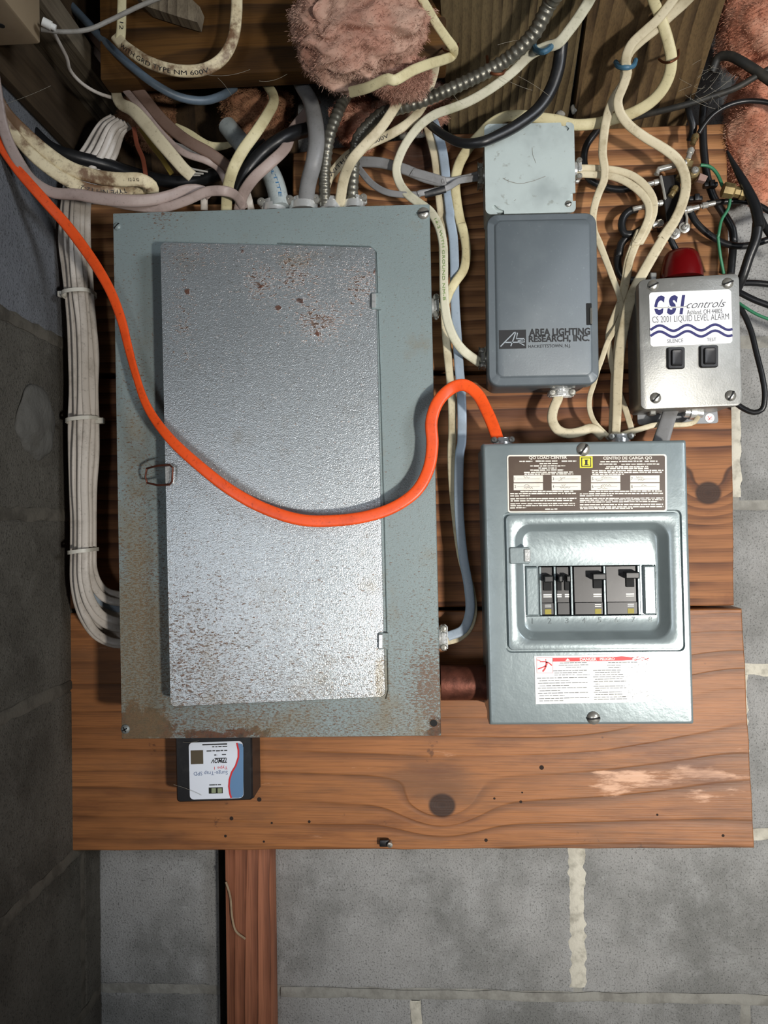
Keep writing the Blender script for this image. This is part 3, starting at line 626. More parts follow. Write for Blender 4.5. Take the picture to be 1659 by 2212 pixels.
for i in range(8):
    X0 = (128, 486, 857, 1227)[i % 4]; Y0 = (294, 368)[i // 4]; a = z7(X0, Y0); c = z7(X0 + 277, Y0 + 62); frect(bx_, lbf, a[0], a[1], c[0], c[1], .0007)
    ftext(wr, lbf, str(nums[i]), a[0] + 2, a[1] + 4, a[0] + (5 if nums[i] > 1 else 2.7), a[1] + 10, .0009)
    fstroke(wr, lbf, [(a[0] + 7, (a[1] + c[1]) / 2), (c[0] - 7, (a[1] + c[1]) / 2)], .5, .0009)
    for rep in range(2 if i not in (0, 7) else 1):     # handwriting squiggle
        xx = a[0] + rnd.uniform(9, 24); yy = a[1] + (4 if rep == 0 else 10); p = [(xx + j * 1.7, yy + rnd.uniform(-2.3, 2.3)) for j in range(rnd.randint(6, 14))]; fstroke(wr, lbf, p, .6, .0009)
bx_.build('write_in_box', M_LABW, lb, flat=True); wr.build('handwriting', M_PRINT, lb, flat=True)
em = MB(); a = z7(750, 114); c = z7(873, 222); frect(em, lbf, a[0], a[1], c[0], c[1], .0009); em.build('emblem', plain('emblem_yellow', (226, 214, 44), .5), lb, flat=True)
em = MB(); w_, h_ = c[0] - a[0], c[1] - a[1]
for q0, q1, q2, q3 in ((.12, .10, .88, .17), (.12, .83, .88, .90), (.12, .10, .19, .9), (.82, .10, .88, .9), (.42, .32, .60, .72), (.34, .28, .68, .34), (.34, .70, .68, .76)): frect(em, lbf, a[0] + q0 * w_, a[1] + q1 * h_, a[0] + q2 * w_, a[1] + q3 * h_, .0011)
em.build('emblem_lines', M_PRINT, lb, flat=True)
# danger label
dgf = Face([(1154, 1417), (1402, 1413), (1405, 1516), (1157, 1521)], .1652)
dl = plate(dgf, 0, 0, dgf.W, dgf.H, .5, -.0003, .0003).build('danger_label', plain('label_paper', (226, 228, 226), .4, 0, [(30, .5, .75, (236, 232, 206), .6)]), Sp); tag(dl, 'white warning label with a red heading bar')
M_RED = plain('red_print', (206, 44, 48), .5)
def z8(x, y): return dgf.inv(1140 + x / 5.925, 1400 + y / 5.925)
rd = MB(); fpoly(rd, dgf, [z8(*p) for p in ((318, 124), (1130, 112), (1200, 104), (1340, 118), (1340, 150), (1200, 160), (318, 172))], .0005)
for p in range(26):
    x, y = rnd.uniform(1330, 1540), rnd.uniform(108, 156); fstroke(rd, dgf, [z8(x, y), z8(x + rnd.uniform(8, 34), y + rnd.uniform(-8, 8))], rnd.uniform(.5, 1.4), .0005)
for st, wd in (([(112, 150), (160, 158)], 1.3), ([(155, 172), (235, 172)], 2.6), ([(225, 150), (236, 150)], 3.4), ([(235, 178), (272, 190), (310, 222)], 2.6), ([(238, 172), (240, 205), (228, 232)], 4.2), ([(232, 226), (185, 248), (128, 266)], 2.4), ([(232, 228), (220, 262), (190, 300)], 3.4)): fstroke(rd, dgf, [z8(*p) for p in st], wd, .0005)
for a_, b_2 in (((112, 122), (318, 120)), ((118, 318), (322, 316)), ((112, 122), (118, 318)), ((318, 120), (322, 316))): fstroke(rd, dgf, [z8(*a_), z8(*b_2)], .5, .0005)
rd.build('red_print', M_RED, dl, flat=True)
wp = MB(); ftext(wp, dgf, 'DANGER', *z8(665, 124), *z8(880, 158), .0007, .03); ftext(wp, dgf, 'PELIGRO', *z8(920, 122), *z8(1110, 152), .0007, .03); fpoly(wp, dgf, [z8(480, 162), z8(508, 128), z8(540, 160)], .0007); wp.build('heading_print', M_WHITE, dl, flat=True)
bk = MB()
for x0, x1, y in ((410, 765, 190), (395, 775, 218), (490, 680, 246), (325, 755, 290), (340, 700, 317), (340, 605, 344), (625, 790, 342), (120, 760, 384), (150, 535, 418), (130, 765, 450), (150, 535, 482), (130, 765, 513), (150, 415, 546), (130, 770, 578), (150, 470, 610), (145, 785, 645), (150, 455, 676),
    (1028, 1400, 186), (1015, 1190, 218), (1030, 1190, 250), (835, 1190, 285), (858, 1185, 312), (858, 1220, 340), (835, 1230, 370), (860, 1220, 398), (842, 1255, 428), (865, 920, 458), (842, 1240, 489), (862, 1260, 515), (862, 945, 542), (845, 1200, 566), (868, 1210, 595), (850, 1260, 628), (850, 1270, 656)):
    a_, y_ = z8(x0, y); b2, _ = z8(x1, y); dashes(bk, dgf, a_, b2, y_, 1.3, .0005, rnd)
for p in range(40):
    x, y = rnd.uniform(1200, 1540), rnd.uniform(190, 690); fstroke(bk, dgf, [z8(x, y), z8(x + rnd.uniform(-10, 30), y + rnd.uniform(-16, 16))], .5, .0005)
bk.build('small_print', plain('grey_print', (92, 92, 90), .6), dl, flat=True)

# ---- photo-control box
M_ALR = plain('slate_enamel', (92, 100, 105), .42, .1, [(25, .45, .75, (102, 110, 114), .6), (300, .62, .7, (126, 134, 138), .25)], [(500, .12, .0006)])
af = Face([(1050, 463), (1289, 458), (1295, 830), (1055, 835)], .142)
Ap = thing('control_box', af.base(.11), 'slate grey control box with black printed lettering and rounded corners', 'box')
m = MB(); m.loft([af.full(7, 18, .0762), af.full(7, 18, .127)]); m.build('control_box_body', M_ALR, Ap)
m = MB(); m.loft([af.full(0, 25, .124), af.full(0, 25, .1395), af.full(1.2, 24, .1412), af.full(3, 23, .142), af.loop(17, 14, af.W - 14, af.H - 17, 14, .142), af.loop(20, 17, af.W - 17, af.H - 20, 14, .1436), af.loop(22, 19, af.W - 19, af.H - 22, 13, .144)]); ac_ = m.build('control_box_cover', M_ALR, Ap)
def z6f(x, y): return af.inv(840 + x / 3.456, 440 + y / 3.456)
a = z6f(1470, 748); c = z6f(1512, 910); plate(af, a[0], a[1], c[0], c[1], 1.5, .0015, .0024).build('latch_slot', M_SLOT, ac_); plate(af, a[0] + 7, a[1] + 10, c[0] + 1, c[1] - 2, 3, .002, .0042, 2).build('latch', M_STEEL, ac_)
lg = MB(); a = z6f(820, 948); c = z6f(1024, 1084); frect(lg, af, a[0], a[1], c[0], c[1], .0023); 
ftext(lg, af, 'AREA LIGHTING', *z6f(1044, 938), *z6f(1500, 984), .0023, .035); ftext(lg, af, 'RESEARCH, INC.', *z6f(1042, 990), *z6f(1495, 1038), .0023, .035); ftext(lg, af, 'HACKETTSTOWN, N.J.', *z6f(1040, 1058), *z6f(1355, 1082), .0023, .0)
a = z6f(1040, 987); c = z6f(1496, 987); lg.build('lettering', M_PRINT, ac_, flat=True)
lw = MB(); SL = plain('logo_silver', (150, 158, 164), .5)
for st in ([(832, 1070), (880, 1020), (935, 965), (945, 965)], [(945, 965), (930, 1010), (908, 1068)], [(868, 1040), (960, 1038), (1008, 1020)], [(958, 968), (950, 1012), (1008, 1012)], [(960, 1030), (1012, 1018), (1010, 1036), (970, 1042), (1010, 1062)]): fstroke(lw, af, [z6f(*p) for p in st], 2.4, .0026)
lw.build('logo', SL, ac_, flat=True)
clamp(1041, 775, .11, 180, 42, Ap, 14, M_STEEL); clamp(1212, 850, .11, 270, 58, Ap, 16)

# ---- square junction box
M_GALV = metal('galvanised', (190, 202, 200), .38, [(14, .42, .7, (150, 160, 160), .7), (120, .6, .72, (110, 104, 88), .4)], [(140, .25, .001)])
M_GALV.node_tree.nodes['Principled BSDF'].inputs['Metallic'].default_value = .2
jf = Face([(1046, 268), (1240, 264), (1244, 458), (1049, 463)], .132)
J = thing('junction_box', jf.base(.1), 'square galvanised junction box with a blank cover above the control box', 'box')
m = MB(); m.loft([jf.full(5, 10, .0762), jf.full(5, 10, .1295)]); m.build('junction_box_body', M_GALV, J)
w_, h_ = jf.W, jf.H
def z3f(x, y): return jf.inv(850 + x / 3.687, y / 3.687)
o_ = []
def arc(cx, cy, r, a0, a1, k=6): o_.extend([(cx + r * math.cos(math.radians(a0 + (a1 - a0) * i / k)), cy + r * math.sin(math.radians(a0 + (a1 - a0) * i / k))) for i in range(k + 1)])
arc(12, 12, 12, 180, 270); o_.extend([(166, 0), (168, 8), (175, 16), (181, 18), (184, 13), (177, 6), (178, 0)]); arc(w_ - 10, 10, 10, 270, 360)
o_.extend([(w_, h_ - 42), (w_ - 10, h_ - 41), (w_ - 13, h_ - 33), (w_ - 20, h_ - 26), (w_ - 17, h_ - 21), (w_ - 8, h_ - 24), (w_, h_ - 24)]); arc(w_ - 10, h_ - 10, 10, 0, 90)
o_.extend([(40, h_), (40, h_ - 7), (28, h_ - 12), (20, h_ - 20), (14, h_ - 17), (17, h_ - 8), (26, h_ - 1), (24, h_)]); arc(12, h_ - 12, 12, 90, 180)
m = MB(); m.loft([[jf.w(x, y, None, -.0018) for x, y in o_], [jf.w(x, y, None, 0) for x, y in o_]]); jc = m.build('junction_box_cover', M_GALV, J, smooth=30)
sm = MB(); fstroke(sm, jf, [z3f(*p) for p in ((870, 1420), (920, 1445), (985, 1462), (1040, 1460), (1120, 1440), (1210, 1405))], 1.6, .0003); fstroke(sm, jf, [z3f(*p) for p in ((1105, 1175), (1108, 1230), (1135, 1300))], .9, .0003); [fstroke(sm, jf, [z3f(x, y), z3f(x + 14, y - 9)], 1.2, .0003) for x, y in ((760, 1010), (775, 1050), (1035, 1075), (830, 1230), (800, 1270), (960, 1600), (880, 1425), (905, 1440))]
sm.build('scuff_marks', plain('scuff', (140, 142, 136), .7), jc, flat=True)['kind'] = 'stuff'
screw(jf.w(w_ - 16, h_ - 18, None, 0), .0036, J, ang=.3); clamp(1037, 381, .10, 180, 46, J, 12, M_STEEL); clamp(1249, 369, .10, 0, 46, J, 12)

# ---- liquid level alarm
M_CAST = plain('cast_grey', (136, 136, 132), .42, .45, [(22, .42, .7, (116, 116, 112), .7), (50, .58, .74, (168, 168, 162), .5)], [(500, .2, .0008), (90, .15, .001)])
cf = Face([(1379, 604), (1597, 590), (1604, 876), (1384, 885)], .138)
C = thing('level_alarm', cf.base(.1), 'cast grey alarm box with a white label, two black switches and a red beacon', 'alarm')
m = MB(); m.loft([cf.loop(4, 6, cf.W - 6, cf.H - 2, 12, .086), cf.loop(4, 6, cf.W - 6, cf.H - 2, 12, .130)]); m.build('alarm_body', M_CAST, C)
m = MB(); m.loft([cf.full(0, 14, .128), cf.full(0, 14, .1365), cf.full(.8, 13, .1377), cf.full(2, 12, .138)]); m.build('alarm_cover', M_CAST, C)
for sx, sy in ((1411, 617), (1572, 612), (1416, 860), (1578, 855)): screw(U(sx, sy, .138), .0058, C, ang=rnd.uniform(0, 1.4))
mp = Face([(1376, 876), (1548, 872), (1552, 914), (1378, 918)], .0845); mpl = plate(mp, 0, 0, mp.W, mp.H, 6, -.002, 0).build('mounting_plate', plain('plate_grey', (120, 122, 124), .45, .3), C)
m = MB(); m.lathe([(.0052, 0), (.0052, .0004), (0, .0004)], U(1533, 903, .0846), (0, -1, 0), 18); st_ = m.build('sticker', M_WHITE, mpl)
tk = MB(); k_ = Face([(1523, 893), (1543, 893), (1543, 913), (1523, 913)], .0852); fstroke(tk, k_, [(6, 6), (10, 11), (15, 7)], 1.3, 0); fstroke(tk, k_, [(10, 11), (8, 15)], 1.3, 0); fstroke(tk, k_, [(4, 12), (16, 13)], .8, 0); tk.build('sticker_mark', M_RED, mpl, flat=True)
for px_, py_ in ((1411, 887), (1412, 597)): m = MB(); g_ = Face([(px_ - 7, py_ - 9), (px_ + 7, py_ - 9), (px_ + 7, py_ + 9), (px_ - 7, py_ + 9)], .112); plate(g_, 0, 0, 14, 18, 2, -.01, 0, 2).build('mounting_lug', M_CAST, C)
bc = U(1472, 596, .112); k_ = mpp(.112); m = MB(); n_ = M_REDL = N('red_lens'); M_REDL = n_.done(srgb(92, 6, 9), .25, 0, n_.bump(n_.noise(250, 2), .15, .001)); 
m.lathe([(44 * k_, -.004), (43 * k_, .004), (39 * k_, 26 * k_), (35 * k_, 42 * k_), (29 * k_, 50 * k_), (16 * k_, 55 * k_), (0, 56 * k_)], bc, (0, 0, 1), 28); tag(m.build('beacon', M_REDL, C), 'dark red domed beacon')
lf = Face([(1402, 632), (1579, 625), (1582, 741), (1405, 749)], .1382); alb = plate(lf, 0, 0, lf.W, lf.H, 7, -.0003, .0003).build('alarm_label', plain('label_bright', (240, 241, 240), .4, 0, [(30, .52, .75, (220, 222, 220), .6)]), C); tag(alb, 'white printed label with blue waves')
def z5f(x, y): return lf.inv(1240 + x / 3.959, 440 + y / 3.959)
M_NAVY = plain('navy_print', (20, 18, 92), .5)
bl = MB()
for ch, xa, xb in (('C', 684, 778), ('S', 790, 890), ('I', 896, 954)): ftext(bl, lf, ch, *z5f(xa, 788 - (xa - 684) * .02), *z5f(xb, 952 - (xa - 684) * .03), .0005, .06, .28)
for y0 in (1080, 1134):
    for i in range(1): 
        pts = []
        for j in range(49):
            x = 652 + 702 * j / 48; yy = y0 - 6 - 24 * (math.sin((x - 652) / 702 * 2 * math.pi * 2.97 - .55)) - 12 * (x - 652) / 702 - (8 if y0 > 1100 else 6)
            pts.append(z5f(x, yy))
        fstroke(bl, lf, pts, 5.6, .0005)
bl.build('blue_print', M_NAVY, alb, flat=True)
wl_ = MB(); fstroke(wl_, lf, [z5f(680, 893), z5f(960, 886)], 3.2, .0007); wl_.build('white_line', M_WHITE, alb, flat=True)
gp = MB(); ftext(gp, lf, 'controls', *z5f(960, 832), *z5f(1298, 884), .0005, -.006, .55); fstroke(gp, lf, [z5f(690, 892), z5f(950, 884), z5f(985, 864)], .9, .0009)
ftext(gp, lf, 'Ashland, OH 44805', *z5f(964, 910), *z5f(1268, 944), .0005, .0); ftext(gp, lf, 'CS 2001 LIQUID LEVEL ALARM', *z5f(668, 966), *z5f(1324, 1002), .0005, -.008)
ftext(gp, lf, 'SILENCE', *z5f(795, 1160), *z5f(932, 1186), .0005); ftext(gp, lf, 'TEST', *z5f(1134, 1150), *z5f(1216, 1174), .0005); gp.build('grey_print', plain('label_grey_print', (70, 70, 78), .6), alb, flat=True)
for a, b in (((1441, 751), (1478, 797)), ((1511, 747), (1550, 794))):
    g_ = Face([a, (b[0], a[1] - 1), b, (a[0], b[1] + 1)], .1385); s_ = MB(); s_.loft([g_.full(0, 5, None, -.0005), g_.full(0, 5, None, .0018), g_.full(1.5, 4.5, None, .003), g_.full(6, 4, None, .003), g_.full(7, 4, None, .0015)]); s_ = s_.build('switch', M_BLACK, C)
    r_k = MB(); r_k.loft([g_.full(7.2, 3, None, .0015), g_.full(7.2, 3, None, .0042), g_.full(8.5, 3, None, .0052), g_.full(12, 3, None, .0046)]); r_k.build('rocker', plain('rocker_black', (40, 40, 42), .5), s_)
# connectors under the alarm
m = MB(); m.lathe([(.006, 0), (.006, .006), (.008, .006), (.008, .012), (.005, .012), (.005, .02)], U(1478, 890, .095), (1, 0, -.1), 16); m.build('cord_fitting', M_ZINC, C)

# ---- surge protector under the big panel
gf = Face([(378, 1602), (544, 1597), (546, 1729), (381, 1734)], .117)
Gp = thing('surge_protector', gf.base(.1), 'black surge protector with an upside-down white label below the big panel', 'surge protector')
m = MB(); m.loft([gf.loop(2, -14, gf.W, gf.H, 3, .0763), gf.loop(2, -14, gf.W, gf.H, 3, .110), gf.loop(0, -14, gf.W, gf.H, 8, .110), gf.loop(0, -14, gf.W, gf.H, 8, .115), gf.loop(3, -12, gf.W - 3, gf.H - 3, 7, .117)]); m.build('protector_case', M_BLACK, Gp)
def z9(x, y): return gf.inv(350 + x / 6.636, 1560 + y / 6.636)
a, c = z9(384, 292), z9(1170, 1086); gl = plate(gf, a[0], a[1], c[0], c[1], 9, 0, .0004).build('protector_label', plain('pale_label', (222, 228, 238), .4), Gp); tag(gl, 'white label printed upside down')
cv = [(1075, 296), (1098, 400), (1098, 500), (1060, 620), (1000, 720), (970, 820), (962, 920), (975, 1020), (995, 1084)]
m = MB(); fpoly(m, gf, [z9(*p) for p in cv] + [z9(1100, 1084), z9(1150, 1070), z9(1168, 1030), z9(1168, 360), z9(1150, 310)], .0006); m.build('blue_field', plain('slate_blue', (96, 132, 170), .45), gl, flat=True)
m = MB(); fstroke(m, gf, [z9(*p) for p in cv], 3.6, .0008); ftext(m, gf, 'Type 1', *z9(750, 622), *z9(942, 672), .0006, 0, 0, True); m.build('red_print', M_RED, gl, flat=True)
m = MB(); ftext(m, gf, 'Surge-Trap SPD', *z9(455, 694), *z9(944, 750), .0006, 0, 0, True); m.build('blue_print', plain('dull_blue', (92, 112, 150), .5), gl, flat=True)
m = MB(); ftext(m, gf, 'TPMOV', *z9(700, 524), *z9(935, 580), .0006, .03, .3, True); frect(m, gf, *z9(580, 312), *z9(936, 320), .0006); frect(m, gf, *z9(755, 512), *z9(925, 518), .0006)
for x0, x1, y in ((720, 938, 352), (640, 938, 412), (860, 920, 462), (750, 790, 470), (680, 850, 898)): a_, y_ = z9(x0, y); b2, _ = z9(x1, y); dashes(m, gf, a_, b2, y_, 2.4, .0006, rnd)
m.build('black_print', M_PRINT, gl, flat=True)
a, c = z9(412, 404), z9(594, 596); pat = plate(gf, a[0], a[1], c[0], c[1], .5, .0003, .0007).build('label_patch', plain('olive_patch', (82, 72, 54), .5), gl); 
a, c = z9(672, 936), z9(874, 1016); plate(gf, a[0], a[1], c[0], c[1], .5, .0003, .0007).build('indicator_window', plain('dark_olive', (34, 38, 26), .3), gl)
for x in (712, 800): a, c = z9(x, 944), z9(x + 62, 1008); plate(gf, a[0], a[1], c[0], c[1], .5, .0006, .001).build('indicator', plain('indicator_pale', (140, 150, 120), .3), gl)

# ---- tan box in the top left corner
tp = U(89, 97, .25); M_TAN = plain('tan_paint', (166, 146, 118), .5, 0, [(30, .5, .75, (150, 128, 102), .6)])
T = thing('tan_utility_box', (tp.x - .028, -.31, je.z), 'tan painted utility box on the joist in the top left corner', 'box')
m = MB(); m.box(XL + .001, tp.x, -.40, -.25, tp.z, je.z - .0005, .003); m.build('utility_box_body', M_TAN, T)
m = MB(); hp = U(3, 45, .28); m.lathe([(.003, 0), (.003, .0006), (0, .0006)], Vector((hp.x, hp.y, tp.z)), (0, 0, -1), 14); m.build('screw_hole', M_SLOT, T)
m = MB(); m.lathe([(.004, 0), (.004, .008), (.003, .008), (.003, .012)], U(92, 46, .27), (.8, .4, -.3), 14); m.build('cable_bushing', M_WHITE, T)
# ---- small black clip on the lowest plank
c = U(833, 1818, .0765); K = thing('cable_clip', c, 'tiny black clip with a bright nail near the foot of the lowest plank', 'clip'); k_ = mpp(.08)
m = MB(); m.box(c.x - 13 * k_, c.x + 8 * k_, -.083, -.0765, c.z - 7 * k_, c.z + 8 * k_, .0012); m.build('clip_body', M_BLACK, K)
m = MB(); m.lathe([(.0022, 0), (.0022, .008), (.0034, .0082), (.003, .0095), (0, .01)], (c.x + 10 * k_, -.077, c.z), (0, -1, 0), 12); m.build('nail', M_STEEL, K)
# ------------------------------------------------------------------ cables
def zc(x0, y0, s): return lambda *p: [(x0 + a[0] / s, y0 + a[1] / s) + tuple(a[2:]) for a in p]
z1 = zc(0, 0, 2.9625); z2 = zc(400, 0, 2.9625); z3 = zc(850, 0, 3.687); z4 = zc(1200, 0, 3.614); z5 = zc(1240, 440, 3.959); z6 = zc(840, 440, 3.456); r2 = zc(900, 780, 2.8375); r4 = zc(120, 950, 3.16); n1 = zc(200, 0, 4.1475); n2 = zc(1250, 250, 4.056)
px_ = lambda *p: list(p)
def spline(pts, step=.0035):
    """centripetal Catmull-Rom through 3-D points"""
    P = [pts[0] * 2 - pts[1]] + pts + [pts[-1] * 2 - pts[-2]]; out = []
    for i in range(1, len(P) - 2):
        p0, p1, p2, p3 = P[i - 1:i + 3]; n = max(2, int((p2 - p1).length / step))
        t0 = 0; t1 = t0 + max((p1 - p0).length, 1e-5) ** .5; t2 = t1 + max((p2 - p1).length, 1e-5) ** .5; t3 = t2 + max((p3 - p2).length, 1e-5) ** .5
        for j in range(n):
            t = t1 + (t2 - t1) * j / n
            A1 = p0 * ((t1 - t) / (t1 - t0)) + p1 * ((t - t0) / (t1 - t0)); A2 = p1 * ((t2 - t) / (t2 - t1)) + p2 * ((t - t1) / (t2 - t1)); A3 = p2 * ((t3 - t) / (t3 - t2)) + p3 * ((t - t2) / (t3 - t2))
            B1 = A1 * ((t2 - t) / (t2 - t0)) + A2 * ((t - t0) / (t2 - t0)); B2 = A2 * ((t3 - t) / (t3 - t1)) + A3 * ((t - t1) / (t3 - t1))
            out.append(B1 * ((t2 - t) / (t2 - t1)) + B2 * ((t - t1) / (t2 - t1)))
    out.append(P[-2].copy()); return out
def lerpl(lst, t):
    if not isinstance(lst, (list, tuple)): return lst
    if len(lst) == 1: return lst[0]
    f = t * (len(lst) - 1); i = min(int(f), len(lst) - 2); return lst[i] + (lst[i + 1] - lst[i]) * (f - i)
class Path:
    """pts: pixels (x, y[, d]); d: distances from the wall spread along the points"""
    def __init__(s, pts, d, w, tr=.5, tw=0.0, ridge=None, step=.0035):
        n = len(pts); W3 = [U(p[0], p[1], p[2] if len(p) > 2 else lerpl(d, i / (n - 1))) for i, p in enumerate(pts)]
        out = lambda p: p[0] < 0 or p[0] > IW or p[1] < 0        # cables that leave the frame run on a little
        s.s0 = .10 if out(pts[0]) else 0.0; s1_ = .10 if out(pts[-1]) else 0.0
        if out(pts[0]): W3.insert(0, W3[0] + (W3[0] - W3[1]).normalized() * .10)
        if out(pts[-1]): W3.append(W3[-1] + (W3[-1] - W3[-2]).normalized() * .10)
        s.c = spline(W3, step); s.N = len(s.c); s.s = [0.0]
        for a, b in zip(s.c, s.c[1:]): s.s.append(s.s[-1] + (b - a).length)
        s.L = s.s[-1]; s.Li = s.L - s.s0 - s1_; s.w = w; s.tr = tr; s.fr = []
        for i, p in enumerate(s.c):
            T = (s.c[min(i + 1, s.N - 1)] - s.c[max(i - 1, 0)]).normalized(); n0 = (CPOS - p).normalized(); n0 = (n0 - T * n0.dot(T))
            n0 = n0.normalized() if n0.length > .02 else Vector((0, -1, 0)); B = T.cross(n0)
            t = s.fr_(i); a = math.radians(lerpl(tw, t)); s.fr.append((T, n0 * math.cos(a) + B * math.sin(a), B * math.cos(a) - n0 * math.sin(a)))
        s.ridge = ridge
    def fr_(s, i): return min(1.0, max(0.0, (s.s[i] - s.s0) / s.Li))
    def half(s, i):
        t = s.fr_(i); return lerpl(s.w, t) * mpp(-s.c[i].y) / 2
    def mesh(s, n=12, ex=2.4, groove=0.0):
        m = MB(); loops = []
        for i, p in enumerate(s.c):
            T, Nn, B = s.fr[i]; h = s.half(i); g = 1.0
            if s.ridge: g = 1 - .16 * abs(math.cos(math.pi * s.s[i] / s.ridge))
            lp = []
            for j in range(n):
                a = 2 * math.pi * j / n; c, q = math.cos(a), math.sin(a)
                x = math.copysign(abs(c) ** (2 / ex), c) * h * g; y = math.copysign(abs(q) ** (2 / ex), q) * h * s.tr * g
                if groove and abs(x) < h * .55: y *= 1 - groove * math.cos(x / h * math.pi / 1.1) ** 2
                lp.append(p + B * x + Nn * y)
            loops.append(lp)
        m.loft(loops); return m
    def at(s, d):
        d = min(max(d, 0), s.L - 1e-6); lo = 0
        for i in range(s.N - 1):
            if s.s[i + 1] >= d: lo = i; break
        f = (d - s.s[lo]) / max(s.s[lo + 1] - s.s[lo], 1e-9); p = s.c[lo].lerp(s.c[lo + 1], f); return p, s.fr[lo], s.half(lo)
    def print(s, body, t0, t1, hfrac=.5, v0=0.0, flip=False, ex=2.4):
        """lettering laid along the cable between fractions t0 and t1"""
        vs, fs = text_geo(body, .0); P = []
        for u, v in vs:
            if flip: u, v = 1 - u, 1 - v
            p, (T, Nn, B), h = s.at(s.s0 + (t0 + (t1 - t0) * u) * s.Li); x = (-(v - .5) * 2 * hfrac + v0) * h; x = max(-h * .97, min(h * .97, x))
            y = h * s.tr * (1 - (abs(x) / h) ** ex) ** (1 / ex) + .00025; P.append(p + B * x + Nn * y)
        m = MB(); m.add(P, fs); return m
def sheath(name, c, grime, gcol, rough=.5, extra=(), bump=.15):
    n = N(name); col = srgb(*c)
    col = n.mix(n.math('MULTIPLY', n.step(n.noise(45, 5, .65, (1, 2, 3)), .45, .75), grime), col, srgb(*gcol)); col = n.mix(n.math('MULTIPLY', n.step(n.noise(300, 3, .6, (5, 2, 3)), .58, .72), grime * .6), col, srgb(*[k * .7 for k in gcol]))
    for (scl, lo, hi, cc, st) in extra: col = n.mix(n.math('MULTIPLY', n.step(n.noise(scl, 5, .65, (4, 8, 1)), lo, hi), st), col, srgb(*cc))
    return n.done(col, rough, 0, n.bump(n.noise(220, 3, .6), bump, .0008), .4)
M_CREAM = sheath('cream_sheath', (198, 187, 158), .65, (146, 130, 98))
M_YCREAM = sheath('yellowed_sheath', (204, 194, 154), .6, (152, 134, 94))
M_WHITEC = sheath('white_sheath', (196, 188, 178), .6, (138, 128, 116), .4)
M_BURNT = sheath('scorched_sheath', (222, 208, 172), .6, (150, 118, 78), .5, [(26, .44, .58, (96, 60, 34), .9), (60, .62, .7, (40, 30, 24), .8)])
M_GREEN = sheath('greenish_sheath', (194, 190, 168), .55, (140, 140, 106)); M_GRYC = sheath('grey_sheath', (128, 128, 128), .4, (92, 90, 86), .45); M_LGRY = sheath('light_grey_sheath', (150, 146, 138), .5, (110, 102, 92), .5)
M_MAUVE = sheath('mauve_sheath', (160, 142, 134), .5, (112, 96, 88), .45); M_BROWNC = sheath('brown_sheath', (112, 90, 78), .4, (84, 64, 54), .5)
M_BLUE = sheath('blue_grey_sheath', (150, 164, 178), .35, (120, 132, 144), .4); M_BLUED = sheath('dull_blue_sheath', (92, 106, 118), .5, (70, 80, 88), .4)
M_BLK = sheath('black_sheath', (24, 25, 27), .35, (52, 50, 47), .36); M_BLKD = sheath('dusty_black_sheath', (38, 38, 36), .6, (74, 68, 58), .55)
M_ORG = sheath('orange_sheath', (226, 82, 30), .5, (176, 56, 22), .38, [(200, .6, .7, (120, 42, 20), .5)]); M_GRN = sheath('green_wire', (52, 118, 84), .3, (36, 84, 60), .4)
M_PVC = sheath('pvc_blue_grey', (166, 174, 173), .6, (116, 124, 126), .5); M_FLEX = metal('flex_steel', (118, 116, 106), .38, [(40, .45, .7, (74, 70, 60), .7)]); M_COPPER = metal('bare_wire', (150, 84, 62), .5)
CAB = 'house wiring cables'; M_GPRINT = plain('green_print', (120, 146, 84), .6)
def cable(pts, d, w, mat, label, name='cable', cat='cable', tr=.5, tw=0.0, ex=3.0, n=16, group=CAB, text=None, ridge=None, step=.0035, groove=None, parent=None):
    if groove is None: groove = .14 if ex > 2.5 and tr < .6 else 0.0
    p = Path(pts, d, w, tr, tw, ridge, step); o = p.mesh(n, ex, groove).build(name, mat, parent, smooth=70)
    if parent is None: tag(o, label, cat, group)
    for t in (text or ()): p.print(*t[:3], **t[3]).build('printing', M_GPRINT if mat is M_GREEN else M_PRINT, o, flat=True)
    return o, p
# -- left bundle of white cables
BD = [(262, 262), (243, 275), (215, 330), (190, 365), (172, 400), (164, 432), (160, 520), (166, 580), (171, 637), (176, 700), (180, 770), (181, 840), (181, 908), (180, 980), (179, 1050), (180, 1120), (180, 1190)]
TOPX = [-10, -4, 2, 8, 14, 20, 26, 32, 40]
hw = [22, 26, 36, 36, 33, 31, 33, 30, 27, 28, 29, 30, 30, 29, 26, 24, 24]
ends = [(1392, 165), (1388, 172), (1357, 178), (1342, 184), (1302, 196), (1286, 203), (1330, 190), (1372, 168), (1316, 194)]
names = ['leftmost white cable of the tied bundle, sweeping lowest into the panel side', 'second white cable from the left in the tied bundle', 'middle front white cable of the tied bundle', 'front white cable just right of the middle of the tied bundle', 'second white cable from the right in the tied bundle', 'rightmost white cable of the tied bundle, entering the panel highest', 'rear white cable of the tied bundle behind its middle', 'rear white cable of the tied bundle behind its left side', 'bluish rear cable of the tied bundle showing near its foot']
